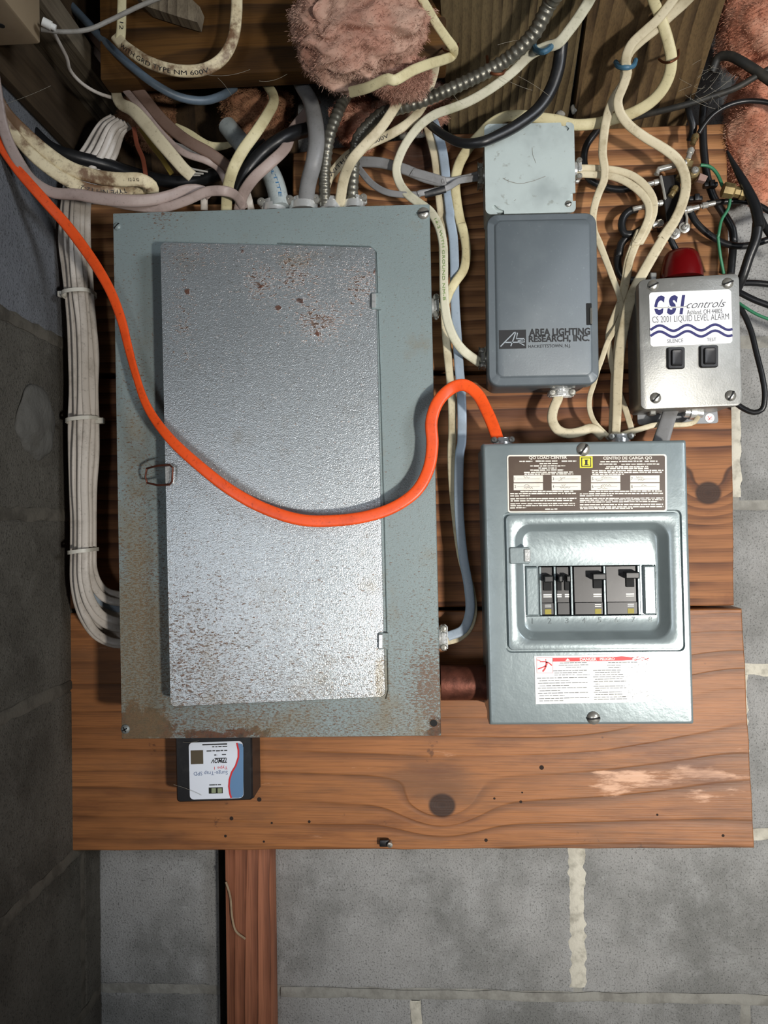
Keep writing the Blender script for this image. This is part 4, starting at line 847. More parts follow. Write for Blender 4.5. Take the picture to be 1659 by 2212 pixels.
for i in range(9):
    u = (-.84, -.50, -.16, .18, .52, .84, .0, -.62, .40)[i]; dep = (.112, .120, .125, .125, .120, .112, .105, .102, .103)[i]
    rn = random.Random(i); pts = []
    for k, (bx, by) in enumerate(BD):
        wob = rn.uniform(-2.2, 2.2) if 4 < k < 15 else 0; pts.append((bx + u * hw[k] + wob - (0 if k else 0), by + (u * 10 if k < 4 else 0), dep))
    ey, mx = ends[i]; lastx = BD[-1][0] + u * 24; pts += [(lastx + 1, 1190 + (ey - 1190) * .38, dep), (lastx + (262 - lastx) * .16, 1190 + (ey - 1190) * .68, dep), (lastx + (262 - lastx) * .45, 1190 + (ey - 1190) * .90, dep - .002), (lastx + (262 - lastx) * .8, ey - 2, dep - .004), (268, ey, .112)]
    cable(pts, 0, [15, 15, 16.5, 17, 17], M_BLUE if i == 8 else M_WHITEC, names[i], tr=.62, group='white cables tied in a bundle')
M_TIE = plain('nylon', (198, 194, 182), .4)
for (cx, cy, hwid, hx, lab) in ((171, 637, 32, -1, 'highest nylon tie around the white cable bundle'), (181, 908, 33, 1, 'middle nylon tie around the white cable bundle'), (180, 1190, 27, 0, 'lowest nylon tie around the white cable bundle')):
    c = U(cx, cy, .116); k_ = mpp(.116); hwm = hwid * k_; m = MB(); pr_ = []
    lo = []
    for j in range(28):
        a = 2 * math.pi * j / 28; x, y = math.copysign(abs(math.cos(a)) ** .8, math.cos(a)) * hwm * 1.03, math.copysign(abs(math.sin(a)) ** .8, math.sin(a)) * .0185
        tl = x / hwm * .0016; lo.append([c + Vector((x * s_, y * s_, zz + tl)) for s_, zz in ((1, -.0021), (1, .0021), (1.05, .0021), (1.05, -.0021))])
    lo.append(lo[0]); m.loft(lo, False, False); Tt = m.build('cable_tie', M_TIE); tag(Tt, lab, 'cable tie', 'nylon ties on the white bundle')
    if hx: m = MB(); x = c.x + hx * hwm * 1.15; m.box(x - .005, x + .005, c.y - .004, c.y + .002, c.z - .0034 + hx * -.001, c.z + .0034 + hx * -.001, .0012); m.build('tie_head', M_TIE, Tt)

# -- top left
cable(z1((262, 188), (400, 203), (560, 190), (700, 132), (880, 45), (1060, -30)), [.262, .25, .24, .24], 10, M_LGRY, 'thin dusty grey cable leaving the tan box', tr=.9, ex=2)
cable(z1((280, 130), (330, 185), (380, 275), (428, 370), (450, 450), (520, 530), (620, 592), (740, 632)), [.262, .21, .17, .13], 7.5, M_WHITEC, 'thin whitish wire hanging from the tan box over the joist', name='wire', cat='wire', tr=.9, ex=2)
cable(z1((420, 0), (520, 105), (610, 200), (720, 315), (850, 432), (1000, 545), (1150, 622), (1300, 645), (1420, 612), (1500, 560)), [.13, .16, .175, .15, .12], 18, M_BLUED, 'dull blue round cable sagging under the header beam', tr=.95, ex=2)
cable(z1((520, 130), (620, 250), (750, 410), (900, 600), (1050, 780), (1200, 902), (1350, 985), (1450, 1060), (1490, 1110)), [.12, .14, .15, .13], [24, 26, 24], M_BROWNC, 'brown flat cable slanting down to the big panel', tr=.4)
cable(z1((600, 310), (640, 365), (740, 500), (900, 690), (1050, 870), (1180, 980), (1320, 1030), (1400, 1080), (1450, 1180)), [.11, .145, .15, .125], 15, M_MAUVE, 'thin mauve-grey cable beside the brown flat cable', tr=.6)
o, _ = cable(z1((742, 500), (742, 580), (770, 660), (850, 705), (930, 790), (1020, 900), (1110, 1005), (1180, 1085), (1230, 1130)), [.12, .15, .162, .15], [17, 24, 29, 29, 26], M_CREAM, 'cream cable with a folded kink and a stripped end', tr=.4)
for k, (a, b, c2) in enumerate((((1150, 1050), (1230, 1080), (1330, 1100)), ((1165, 1075), (1240, 1105), (1300, 1112)), ((1180, 1095), (1220, 1120), (1280, 1120)))): cable(z1(a, b, c2), [.152, .146, .138], 4.5, M_LGRY, '', name='bare_conductor', tr=1, ex=2, n=8, parent=o)
cable(z1((780, -20), (778, 110), (775, 205), (768, 262)), [.19, .19, .185], [19, 20, 21], M_YCREAM, 'upright yellowed cable behind the looped cable, partly in shade', tr=.5, text=[('12', .62, .78, dict(hfrac=.4))])
cable(z1((742, 232), (790, 290), (850, 335), (950, 397), (1080, 442), (1200, 456), (1320, 440), (1425, 372), (1490, 250), (1512, 100), (1516, -30)), [.185, .20, .20, .195], 25, M_BURNT, 'looped cream cable with stamped lettering in front of the header beam', tr=.5, text=[('WITH GRD TYPE NM 600V', .08, .58, dict(hfrac=.36, v0=.25))])
cable(z1((-20, 620), (40, 722), (150, 842), (280, 962), (450, 1078), (620, 1132), (780, 1150), (900, 1152), (968, 1190), (972, 1245), (930, 1275)), [.22, .20, .175, .17, .14], [24, 30, 31, 30, 26], M_BURNT, 'scorched cream cable, upper of the two curving from the left wall', tr=.5, text=[('12-2 G', .74, .79, dict(hfrac=.22))])
cable(z1((-20, 700), (50, 805), (200, 985), (380, 1125), (560, 1212), (720, 1232), (850, 1215), (960, 1240)), [.225, .205, .18, .165, .14], [22, 26, 27, 26], M_BURNT, 'scorched cream cable, lower of the two curving from the left wall', tr=.5, text=[('TYPE NM 12-2', .58, .84, dict(hfrac=.36, flip=True))])
cable(z1((-10, 640), (12, 780), (50, 900), (110, 1020), (205, 1155), (330, 1230), (500, 1246), (650, 1272), (820, 1285), (980, 1278), (1100, 1248), (1200, 1212), (1300, 1218), (1340, 1260)), [.235, .22, .20, .19, .165, .14], [22, 25, 24, 27, 24, 18], M_MAUVE, 'mauve-grey flat cable crossing over the white bundle', tr=.42)
cable(z1((560, 1262), (700, 1295), (880, 1325), (1050, 1328), (1190, 1285), (1330, 1226), (1450, 1225), (1520, 1262), (1560, 1330)), [.175, .172, .17, .168, .13], [14, 18, 20, 22, 20], M_MAUVE, 'second mauve-grey flat cable running along the top of the big panel', tr=.42)
cable(z1((-40, 560), (80, 712), (200, 832), (330, 950), (480, 1005), (600, 1035), (720, 1068), (850, 1112), (1000, 1150), (1180, 1168), (1350, 1125), (1470, 1075)) + z2((400, 1000), (520, 930)), [.15, .14, .11, .11, .13], [26, 29, 30, 30], M_BLK, 'thick black cable running behind the white bundle', tr=.95, ex=2)
cable(z2((330, 1290), (345, 1190), (400, 1090), (500, 975), (620, 888), (740, 840), (840, 820)), [.13, .145, .145, .12], 30, M_BLK, 'thick black cable dropping beside the plastic pipe into the panel', tr=.95, ex=2)
cable(z2((840, 640), (780, 720), (690, 830), (640, 950), (540, 1048), (440, 1140), (372, 1240), (345, 1345)), [.09, .12, .158, .155, .13], [22, 22, 24, 24], M_MAUVE, 'pale mauve cable crossing in front of the black cable', tr=.45)
cable(z2((520, 540), (560, 600), (565, 660), (520, 745), (450, 852), (370, 962), (308, 1080), (272, 1210), (263, 1345)), [.11, .14, .165, .165, .13], [20, 23, 25, 24], M_YCREAM, 'yellowed cream cable bowing down into the panel top left', tr=.48)
o, pv = cable(z2((268, 805), (330, 880), (400, 960), (480, 1030), (545, 1110), (585, 1210), (605, 1330)), [.10, .115, .125, .13], [40, 43, 43], M_PVC, 'blue-grey plastic conduit elbow with a ragged open end', name='plastic_conduit', cat='conduit', tr=1, ex=2, n=20, group=None)
pv.print('RTITE', .70, .95, hfrac=.16, v0=-.25).build('printing', plain('blue_stamp', (60, 110, 150), .6), o, flat=True)
m = MB(); e0 = pv.c[0]; T0 = (pv.c[1] - pv.c[0]).normalized(); m.lathe([(pv.half(0) * .86, -.0006), (pv.half(0) * .86, -.0004), (0, -.0004)], e0, T0, 18); m.build('conduit_mouth', M_SLOT, o)
cable(z2((700, 470), (745, 550), (800, 645), (830, 780), (840, 900), (822, 1040), (790, 1165), (768, 1310)), [.11, .135, .155, .155, .13], [28, 32, 36, 36, 34], M_GRYC, 'thick grey cable bulging down into the middle of the panel top', tr=.75, ex=2.2)
cable(z2((1060, 540), (1035, 600), (1000, 665), (960, 765), (922, 880), (902, 1000), (892, 1130), (896, 1320)), [.12, .14, .15, .145, .13], 28, M_FLEX, 'ribbed metal conduit standing upright beside the thick grey cable', name='metal_conduit', cat='conduit', tr=1, ex=2, n=16, ridge=.0064, step=.0013, group='ribbed metal conduits')
cable(z3((1290, -40), (1250, 20), (1190, 140), (1120, 265), (1000, 395), (880, 490), (700, 592), (500, 688), (300, 775), (130, 838)) + z2((1380, 690), (1260, 728), (1170, 805), (1105, 890), (1088, 970), (1078, 1070), (1066, 1310)), [.225, .20, .175, .16, .15, .14, .13], [37, 33, 30, 29, 28, 28], M_FLEX, 'long ribbed metal conduit curving from the ceiling down into the panel', name='metal_conduit', cat='conduit', tr=1, ex=2, n=16, ridge=.0064, step=.0013, group='ribbed metal conduits')
cable(z2((1440, 500), (1405, 580), (1340, 690), (1250, 822), (1150, 930), (1070, 1022), (1020, 1130), (986, 1320)), [.14, .16, .172, .165, .13], [19, 21, 23, 23], M_CREAM, 'cream cable crossing over the ribbed conduit into the panel top', tr=.5)
cable(z3((335, 520), (325, 580), (290, 690), (235, 835), (140, 960)) + z2((1330, 850), (1200, 912), (1060, 985), (980, 1062), (915, 1150), (880, 1300)), [.165, .15, .13, .125, .14, .13], [18, 20, 20, 21, 20], M_CREAM, 'cream cable with stamped lettering passing behind the upright ribbed conduit', tr=.5, text=[('WITH GROUND 600V', .44, .86, dict(hfrac=.38, flip=True))])
cable(z3((205, -40), (240, 10), (330, 170), (425, 310), (482, 392), (470, 440), (400, 475), (300, 505), (150, 562), (0, 640)) + z2((1300, 505), (1170, 560), (1060, 590)), [.235, .23, .205, .19, .225, .262, .262, .235], [18, 20, 21, 22, 22], M_YCREAM, 'cream cable doubling back at a staple in front of the big insulation tuft', tr=.55)
cable(z3((1580, -40), (1550, 20), (1480, 130), (1400, 240), (1310, 345), (1215, 375), (1100, 430), (950, 572), (780, 702), (600, 808), (450, 868), (330, 912), (220, 990), (120, 1110), (55, 1230), (22, 1350), (45, 1450), (110, 1545), (200, 1615)) + z6((310, 60), (372, 165), (405, 300), (410, 450), (412, 650), (432, 850), (485, 1000), (560, 1100), (680, 1188)), [.21, .195, .18, .165, .15, .14, .13, .12, .125, .13, .135, .13, .115], [24, 20, 19, 19, 19, 20], M_GREEN, 'long greenish white cable from the ceiling to the control box side', tr=.45, groove=.3, text=[('14-2 WITH GROUND NM-B', .66, .84, dict(hfrac=.3))])
cable(z3((1340, 330), (1330, 420), (1308, 560), (1258, 705), (1160, 860), (1005, 985), (850, 1072), (700, 1132), (550, 1140), (420, 1085), (300, 1000), (270, 960)), [.17, .16, .15, .155, .16, .145, .12], [28, 27, 24, 19, 17], M_BLK, 'black cable swagging across the top of the junction box', tr=.85, ex=2.1)
cable(z4((745, -60), (768, 15), (800, 90), (845, 210), (885, 350), (905, 465), (890, 580), (840, 690), (750, 792), (600, 882), (450, 932), (300, 966), (130, 972)) + z3((1300, 958), (1150, 938), (1000, 920), (880, 932), (770, 992), (680, 1085), (590, 1190), (522, 1310), (492, 1450), (510, 1650), (550, 1840)) + z6((540, 150), (572, 280), (577, 400), (555, 500), (500, 580), (452, 660), (425, 730), (380, 790)), [.21, .185, .165, .14, .115, .11, .105, .10, .10, .10, .105, .11, .115], [22, 24, 23, 22, 22, 20, 19], M_YCREAM, 'long yellowed cable looping over the junction box down to the big panel side', tr=.6)
o, _ = cable(z3((262, 960), (280, 1050), (330, 1250), (358, 1500), (385, 1750)) + z6((398, 150), (405, 400), (410, 700), (425, 950), (442, 1150), (458, 1300), (472, 1500), (474, 1750)) + r2((216, 500), (218, 700), (240, 950), (275, 1200), (330, 1400), (345, 1540), (315, 1640), (255, 1695), (180, 1716)), [.09, .095, .10, .10, .10, .10, .105], 18, M_CREAM, 'cream cable running down beside the blue-grey one between the panels', tr=.4)
cable(z3((310, 940), (335, 1010), (390, 1200), (422, 1450), (450, 1700)) + z6((455, 100), (480, 250), (490, 450), (492, 700), (510, 1000), (527, 1250), (540, 1400), (546, 1600), (542, 1800)) + r2((266, 550), (258, 750), (262, 950), (286, 1200), (320, 1400), (325, 1540), (285, 1645), (190, 1688)), [.092, .10, .105, .105, .108, .11, .115], 20, M_BLUE, 'blue-grey flat cable running down the gap between the two panels', tr=.4)
cable(z2((1040, 1010), (1110, 1032), (1250, 1042), (1400, 1082), (1550, 1142), (1659, 1165)) + z3((150, 1372), (280, 1422), (450, 1445), (560, 1425), (700, 1385)), [.10, .115, .12, .115, .10], [22, 22, 19, 15], M_GRYC, 'upper grey ribbed cable entering the junction box from the left', tr=.45, groove=.45)
o, tp_ = cable(z2((1060, 1020), (1115, 1085), (1200, 1180), (1290, 1230), (1400, 1246), (1500, 1242)) + z3((200, 1543), (330, 1520), (425, 1498), (520, 1442), (610, 1425), (700, 1415)), [.10, .118, .126, .122, .10], [15, 14, 13, 14], M_GRYC, 'lower grey cable with black tape entering the junction box', tr=.5, groove=.4)
cable(z3((248, 1548), (300, 1536), (360, 1522), (412, 1506)), .1235, 15.5, M_BLK, '', name='tape_wrap', tr=.62, parent=o)
# -- right side
cable(z4((1060, -40), (1000, 22), (900, 112), (780, 222), (660, 318), (575, 405), (545, 480), (545, 560), (535, 650), (475, 740), (422, 850), (392, 960), (375, 1080), (368, 1200), (385, 1330), (378, 1410), (340, 1500), (310, 1590), (292, 1690), (300, 1800)) + z5((215, 335), (280, 500), (340, 660), (390, 800), (408, 930), (370, 1040), (290, 1180), (235, 1335), (200, 1430), (168, 1545), (135, 1650), (132, 1750), (170, 1860), (262, 1965), (310, 2010)), [.20, .18, .16, .14, .125, .115, .105, .10, .10, .105, .11, .11, .11], [24, 22, 18, 15, 12, 11, 11], M_CREAM, 'cream cable twisting from the blue staple down behind the control box', tr=.45)
cable(z4((960, -60), (880, 50), (790, 160), (690, 250), (590, 350), (552, 440), (550, 500), (560, 570), (525, 680), (487, 780), (500, 870), (570, 972), (700, 1072), (850, 1162), (950, 1245), (1005, 1350), (1016, 1470), (986, 1600), (920, 1740), (830, 1865)) + z5((860, 150), (760, 302), (660, 470), (580, 612), (528, 710), (470, 860), (425, 1060), (392, 1260), (375, 1500), (368, 1750), (355, 2010)), [.205, .185, .165, .145, .13, .12, .12, .12, .115, .11, .11], [20, 20, 19, 21, 21, 22, 21, 18], M_CREAM, 'cream cable sweeping from the blue staple right then down to the load centre', tr=.4)
cable(z4((160, 1310), (330, 1316), (480, 1332), (600, 1372), (700, 1452), (762, 1555), (766, 1655), (722, 1772), (650, 1902)) + z5((590, 220), (520, 370), (475, 500), (455, 620), (420, 780), (345, 960), (298, 1100), (310, 1300), (380, 1600), (440, 1760), (490, 1930), (500, 1990)), [.105, .108, .108, .105, .10, .10, .10], [14, 16, 17, 15, 12, 13], M_CREAM, 'upper cream cable leaving the junction box to the right', tr=.5)
cable(z4((160, 1358), (330, 1366), (450, 1380), (560, 1425), (660, 1500), (722, 1590), (728, 1680), (690, 1785), (620, 1910)) + z5((560, 230), (500, 370), (455, 500), (435, 640), (400, 800), (395, 1000), (365, 1250), (345, 1500), (338, 1750), (330, 2010)), [.105, .11, .11, .106, .10, .098, .105], [14, 16, 15, 14, 15, 19], M_CREAM, 'lower cream cable leaving the junction box to the right', tr=.5)
cable(z5((1062, 1820), (1030, 1868), (960, 1888), (850, 1892), (700, 1892), (560, 1930), (420, 1972), (360, 2000)), [.10, .105, .105, .105], [10, 11, 12, 12], M_CREAM, 'short cream cable under the alarm box running left to the load centre', tr=.6)
cable(z5((850, 1720), (820, 1790), (785, 1900), (735, 2060)), [.10, .108, .115], [30, 31, 34], M_GRYC, 'wide flat grey cord hanging from the alarm box', tr=.35)
cable(z6((1272, 1400), (1262, 1455), (1228, 1535), (1220, 1620), (1262, 1690), (1340, 1716), (1430, 1702), (1520, 1678), (1600, 1740)), [.11, .115, .115, .11], 21, M_CREAM, 'cream cable hooking from the control box foot toward the load centre', tr=.6)
# -- orange cable
cable(px_((-60, 215, .235), (-10, 296, .225), (40, 368, .215), (95, 432, .205), (140, 482, .197), (175, 527, .194), (210, 578, .194), (240, 632, .196), (262, 690, .198), (276, 745, .200), (291, 802, .204), (318, 878, .212), (365, 945, .220), (430, 1006, .222), (500, 1060, .220), (570, 1098, .216), (650, 1123, .212), (720, 1125, .207), (790, 1116, .203), (850, 1096, .200), (900, 1060, .198), (926, 1012, .196), (934, 960, .196), (932, 910, .197), (946, 868, .197), (975, 839, .192), (1003, 832, .180), (1030, 850, .165), (1050, 885, .146), (1066, 922, .128), (1078, 958, .115)), 0, [22, 23, 24, 21, 17, 23, 25, 26, 25, 27, 26, 26], M_ORG, 'bright orange cable draped across the door of the big panel', tr=.42, tw=[0, 0, 8, 30, 10, 0, 0, 0, 0, 0])
# -- coax and black leads on the right
BK = 'black coaxial leads'
def coax(pts, d, w, lab, mat=None): return cable(pts, d, w, mat or M_BLK, lab, name='coaxial_cable', cat='cable', tr=.95, ex=2, group=BK)
coax(z4((1720, 660), (1620, 590), (1540, 535), (1450, 480), (1350, 435), (1270, 450), (1220, 560)), [.15, .14, .12], [21, 20, 18], 'thick black lead arching across the top of the insulation batt', M_BLKD)
coax(z4((1700, 520), (1560, 600), (1400, 690), (1200, 760), (1000, 822), (850, 860), (700, 895), (560, 930)), [.15, .135, .12, .10], 13, 'dusty black lead running under the overhead plank to the right', M_BLKD)
coax(z4((1720, 815), (1600, 792), (1480, 790), (1350, 822), (1235, 890), (1165, 968), (1118, 1040)), [.13, .125, .115], [11, 11, 10], 'thin black lead curving down to the brass ground block')
coax(z4((1165, 780), (1150, 900), (1150, 1000), (1160, 1200), (1188, 1400), (1240, 1550), (1320, 1680), (1380, 1790), (1392, 1900)) + z5((1362, 300), (1358, 400), (1340, 600)), [.10, .095, .09, .088, .088], 16, 'black lead running down beside the plank end behind the alarm')
coax(z4((1040, 780), (1045, 880), (1075, 1000), (1050, 1100)), [.11, .11, .10], 16, 'short black stub at the plank top beside the brass block')
coax(z4((330, 1010), (300, 1050), (242, 1135), (222, 1250), (262, 1395), (380, 1458), (500, 1480), (600, 1465), (640, 1455)), [.09, .088, .09, .10], 15, 'black lead emerging behind the junction box to the splitter')
coax(z4((640, 1630), (590, 1642), (540, 1680), (515, 1750), (540, 1825), (610, 1825), (680, 1785)), .098, 16, 'small black loop left of the splitter')
coax(z4((600, 1830), (555, 1855), (512, 1905), (492, 2010)) + z5((378, 400), (372, 480), (385, 580), (430, 640), (530, 660)), [.095, .09, .088], 17, 'black lead passing behind the crossed cream cables')
coax(z4((1180, 1590), (1300, 1575), (1450, 1570), (1560, 1592), (1720, 1680)), [.105, .11, .12], 12, 'black lead leaving the splitter to the right edge')
coax(z4((1040, 1620), (1065, 1680), (1105, 1745), (1200, 1832), (1320, 1900), (1450, 1922), (1560, 1902), (1720, 1850)), [.10, .10, .11], 14, 'black lead sagging below the splitter to the right edge')
coax(z4((1340, 1180), (1380, 1260), (1440, 1370), (1510, 1500), (1565, 1630), (1590, 1780)) + z5((1575, 150), (1555, 300), (1500, 450), (1440, 630), (1400, 720)), [.125, .13, .135, .13, .11], [5, 17, 22, 22, 20, 19], 'thick black lead slanting over the insulation batt behind the alarm')
coax(z4((1500, 1500), (1570, 1640), (1640, 1780), (1720, 1900)), [.12, .125, .13], 14, 'black lead slipping off the right edge below the insulation batt')
coax(z5((1380, 690), (1440, 680), (1540, 678), (1720, 695)), [.10, .105, .11], 13, 'upper black lead leaving the alarm side to the right')
coax(z5((1380, 740), (1440, 772), (1540, 822), (1720, 890)), [.10, .105, .11], 13, 'lower black lead leaving the alarm side to the right')
coax(z5((1400, 860), (1450, 940), (1512, 1085), (1562, 1285), (1610, 1480), (1632, 1640), (1608, 1760), (1540, 1786), (1460, 1758), (1380, 1705)), [.098, .105, .11, .105, .098], 11.5, 'black lead looping down the block wall beside the alarm')
coax(z4((880, 1810), (905, 1880), (945, 1960), (980, 2040)), [.10, .10, .095], 13, 'short black lead dropping from the splitter foot to the beacon')
cable(z4((1130, 1290), (1180, 1294), (1225, 1315), (1272, 1375), (1298, 1440), (1320, 1480)), .112, 7, M_GRN, 'short green ground wire on the brass block', name='ground_wire', cat='wire', tr=1, ex=2, n=10, group='green wires')
cable(z4((1365, 1540), (1350, 1625), (1295, 1720), (1270, 1850)) + z5((1230, 270), (1248, 430), (1280, 600)), [.12, .12, .105], 6.5, M_GRN, 'green ground wire hanging down behind the alarm', name='ground_wire', cat='wire', tr=1, ex=2, n=10, group='green wires')
cable(z5((1410, 850), (1460, 885), (1560, 945), (1720, 1010)), [.10, .105, .11], 6.5, M_GRN, 'green ground wire leaving the alarm side to the right edge', name='ground_wire', cat='wire', tr=1, ex=2, n=10, group='green wires')
# -- splitter with screw-on connectors
M_CHR = metal('bright_nickel', (214, 212, 204), .18, [(200, .55, .7, (120, 116, 104), .4)])
M_BRASS = metal('dull_brass', (150, 132, 92), .35, [(90, .45, .7, (86, 72, 48), .7)])
c0 = U(1451, 445, .10); sp = thing('cable_splitter', (c0.x, c0.y, U(1451, 490, .10).z), 'black and nickel cable splitter on the topmost plank', 'splitter')
s1 = Face([(1428, 380), (1468, 375), (1475, 470), (1440, 478)], .110); plate(s1, 0, 0, s1.W, s1.H, 2, -.033, 0, 1.5).build('splitter_case', plain('splitter_black', (22, 20, 20), .4), sp)
s2 = Face([(1452, 420), (1486, 415), (1484, 484), (1458, 488)], .104); plate(s2, 0, 0, s2.W, s2.H, 2, -.02, 0, 1.5).build('splitter_case', plain('splitter_dark', (30, 22, 22), .4), sp)
tube([U(x, y, .112) for x, y in ((1418, 377), (1422, 366), (1462, 356), (1482, 352))], .0032, 10).build('mounting_flange', M_CHR, sp)
tube([U(x, y, .111) for x, y in ((1427, 380), (1432, 405), (1437, 430))], .0016, 8).build('case_edge', M_CHR, sp); tube([U(x, y, .107) for x, y in ((1478, 450), (1484, 470), (1483, 484))], .0016, 8).build('case_edge', M_CHR, sp)
for ex_, ey_ in ((1478, 492), (1457, 505)):
    m = MB(); m.lathe([(.0062, -.002), (.0062, .0012), (.0045, .0018), (0, .0018)], U(ex_, ey_, .104), (0, -1, 0), 18); e_ = m.build('mounting_ear', M_CHR, sp); screw_sub(U(ex_, ey_, .1055), .0036, e_)
def fconn(a, b, d, w, parent, mat=None):
    A_, B_ = U(a[0], a[1], d), U(b[0], b[1], d); ax = (B_ - A_); l = ax.length; r = w * mpp(d) / 2
    m = MB(); m.lathe([(r * .62, 0), (r * .62, l * .12), (r, l * .14), (r, l * .48), (r * .7, l * .5), (r * .78, l * .56), (r * .78, l * .97), (r * .5, l)], A_, ax, 12); return m.build('connector', mat or M_CHR, parent, smooth=30)
fconn((1428, 391), (1396, 399), .106, 13, sp); fconn((1394, 400), (1360, 405), .104, 12, sp); fconn((1433, 437), (1412, 442), .106, 13, sp); fconn((1410, 442), (1366, 452), .103, 13, sp)
fconn((1432, 480), (1408, 488), .103, 17, sp); fconn((1478, 455), (1510, 447), .107, 14, sp); fconn((1512, 446), (1545, 438), .107, 13, sp); fconn((1462, 403), (1448, 425), .112, 17, sp, M_BRASS)
g0 = U(1490, 365, .11); gb = thing('ground_block', g0, 'dull brass ground block with a clamped green wire', 'ground block')
g1 = Face([(1478, 342), (1500, 346), (1492, 372), (1472, 364)], .108); plate(g1, 0, 0, g1.W, g1.H, 2, -.03, 0, 2).build('block_body', M_BRASS, gb)
g2 = Face([(1490, 362), (1514, 358), (1512, 380), (1492, 384)], .116); plate(g2, 0, 0, g2.W, g2.H, 3, -.02, 0, 2).build('wire_lug', M_BRASS, gb)
g3 = Face([(1513, 373), (1530, 380), (1524, 392), (1508, 388)], .118); plate(g3, 0, 0, g3.W, g3.H, 1, -.006, 0, 1).build('tag', plain('pink_tag', (146, 118, 108), .6), gb)
screw_sub(U(1501, 368, .1165), .0042, gb)
fconn((1504, 290), (1496, 312), .112, 15, gb, M_BRASS); fconn((1494, 320), (1486, 344), .11, 15, gb); fconn((1464, 392), (1476, 372), .11, 17, gb, M_BRASS)
m = MB(); q0 = U(1575, 412, .122); m.lathe([(.005, -.008), (.0085, -.006), (.0085, .004), (.006, .006), (.006, .012), (.0075, .012), (.0075, .018), (.003, .02)], q0, (.9, -.1, -.25), 8); tag(m.build('split_bolt', M_BRASS), 'dull brass split bolt joining the green wire to the right', 'connector')
for tx, ty, a in ((1533, 402, 0), (1500, 432, 0)): 
    m = MB(); c = U(tx, ty, .098); k_ = mpp(.098)
    m.box(c.x - 15 * k_, c.x + 14 * k_, c.y - .006, c.y + .002, c.z - 5 * k_, c.z + 5 * k_, .0015); m.box(c.x - 5 * k_, c.x + 6 * k_, c.y - .009, c.y - .005, c.z - 7 * k_, c.z + 7 * k_, .001)
    tag(m.build('cable_strap', M_BLACK), 'small black strap on the black lead beside the %s' % ('tagged brass block' if tx > 1510 else 'splitter connectors'), 'strap', 'black cable straps')
# -- staples
M_BLUEP = plain('blue_plastic', (62, 104, 128), .5, 0, [(60, .5, .7, (40, 70, 90), .5)]); M_RSTAPLE = metal('rusty_staple', (116, 70, 44), .6)
def staple(pts, d, r, mat, label): o = tube(spline([U(x, y, dd) for (x, y), dd in zip(pts, d)], .002), r, 8).build('staple', mat); return tag(o, label, 'staple', 'cable staples')
staple([(1330, 134), (1337, 144), (1352, 146), (1367, 143), (1373, 130)], [.15, .16, .165, .16, .15], .0026, M_BLUEP, 'blue plastic staple over the two cream cables on the right plank')
staple([(1152, 92), (1158, 108), (1175, 112), (1188, 104), (1190, 92)], [.165, .178, .19, .185, .165], .003, M_BLUEP, 'blue plastic staple over the greenish cable near the ribbed conduit')
staple([(954, 100), (962, 110), (976, 113), (986, 108), (990, 94)], [.15, .185, .195, .185, .15], .0009, M_RSTAPLE, 'thin rusty staple where the cream cable doubles back')
staple([(1052, 122), (1056, 148), (1066, 160), (1082, 160), (1090, 148)], [.14, .165, .18, .18, .15], .0016, M_RSTAPLE, 'rusty strap staple over the long ribbed conduit')
staple([(1424, 128), (1432, 134), (1448, 134), (1462, 126), (1466, 108)], [.14, .155, .175, .17, .14], .0013, M_RSTAPLE, 'rusty staple over the long yellowed cable on the right plank')
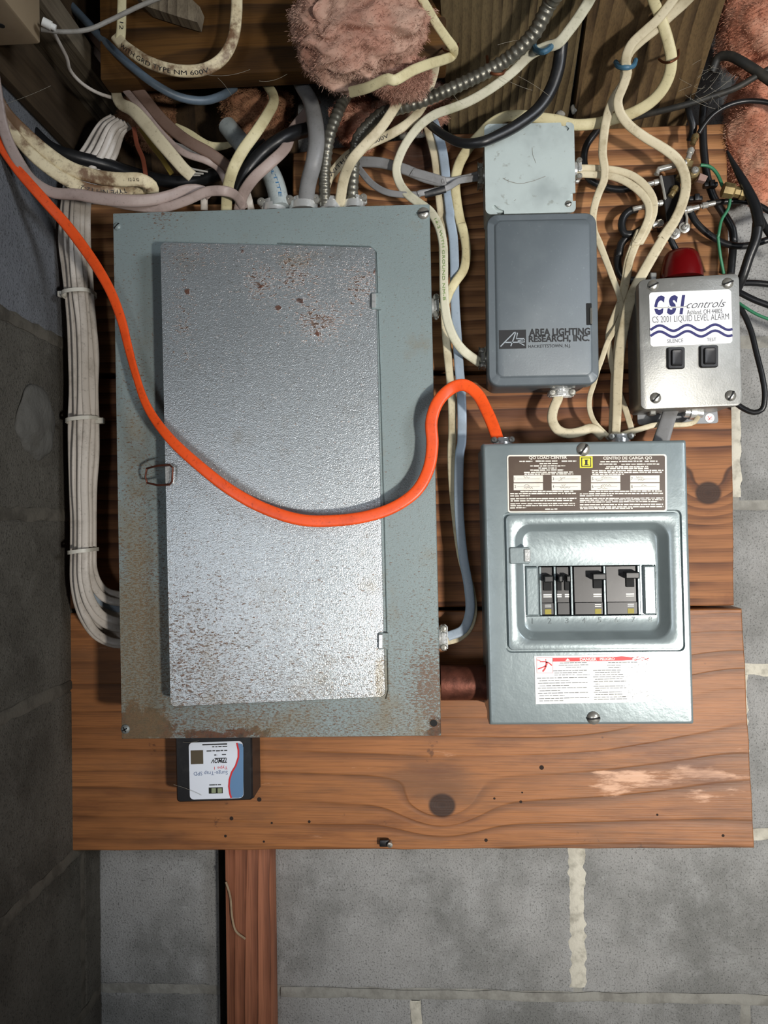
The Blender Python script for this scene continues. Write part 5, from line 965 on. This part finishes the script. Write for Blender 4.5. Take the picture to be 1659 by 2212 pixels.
# -- loose scraps in the recess
cable(n1((370, 1140), (400, 1300), (450, 1420), (478, 1580)), .13, 10, M_COPPER, 'short rusty brown strip hanging in the recess', name='metal_strip', cat='strip', tr=.3, group=None)
cable(n1((430, 1150), (520, 1290), (620, 1420), (710, 1560)), .128, 11, sheath('olive_sheath', (120, 100, 40), .5, (80, 66, 28)), 'narrow olive strip in the recess behind the kinked cream cable', name='plastic_strip', cat='strip', tr=.25, group=None)
cable(n1((740, 1130), (850, 1190), (950, 1260), (1050, 1310), (1160, 1310), (1250, 1290)), [.10, .10, .095], [14, 20, 20, 12], M_YCREAM, 'short cream cable end lying behind the brown flat cable', tr=.4)
cable(n1((600, 1250), (760, 1310), (880, 1345), (1000, 1375)), .095, 13, M_WHITEC, 'whitish cable deep in the recess under the short cream cable end', tr=.5)
# loose stripped ends poking out behind the panel top
for k, (a, b, c2, lb_) in enumerate((((1010, 1700), (1000, 1780), (1000, 1880), 'grey-white cable end tucked behind the panel top, left of the yellowed cable'), ((1380, 1720), (1400, 1790), (1420, 1880), 'grey-white cable end tucked behind the panel top, right of the yellowed cable'))): cable(n1(a, b, c2), [.12, .125, .12], 16, M_WHITEC, lb_, tr=.5)
# -- cobwebs and the dangling root on the post
M_WEB = plain('web', (150, 144, 130), .8)
cable(px_((488, 1905), (497, 1935), (502, 1985), (510, 2012), (530, 2028)), [.040, .041, .040], 4.5, plain('root', (150, 130, 104), .8, 0, [(90, .45, .7, (112, 92, 70), .6)]), 'thin pale root clinging to the upright post', name='dry_root', cat='root', tr=.7, group=None)
wv = MB()
def strand(a, b, d, sag=4, r=.00014):
    P3 = [U(a[0] + (b[0] - a[0]) * t, a[1] + (b[1] - a[1]) * t + sag * 4 * t * (1 - t), d) for t in [i / 8 for i in range(9)]]; q = tube(P3, r, 4); wv.add(q.v, q.f)
for a, b, d, sg in (((440, 160), (540, 150), .205, 8), ((470, 168), (500, 205), .205, -3), ((660, 150), (740, 205), .205, -5), ((1075, 97), (1160, 85), .19, -4), ((1120, 165), (1190, 210), .17, -3), ((1080, 165), (1150, 195), .17, 3), ((10, 225), (110, 185), .25, 2), ((1520, 200), (1560, 150), .14, 5), ((1505, 215), (1590, 160), .14, 7), ((1480, 205), (1545, 235), .14, 4), ((560, 175), (620, 160), .2, 6), ((375, 1695), (435, 1718), .119, -2), ((395, 1603), (430, 1600), .119, 2), ((980, 205), (1000, 225), .17, 3)): strand(a, b, d, sg)
rw = random.Random(3)
for _ in range(26): x, y = rw.uniform(1490, 1560), rw.uniform(140, 215); strand((x, y), (x + rw.uniform(-30, 30), y + rw.uniform(-25, 25)), .135, rw.uniform(-3, 5), .0001)
o = wv.build('cobwebs', M_WEB); tag(o, 'wispy dusty cobwebs strung between the cables', 'cobweb', kind='stuff')
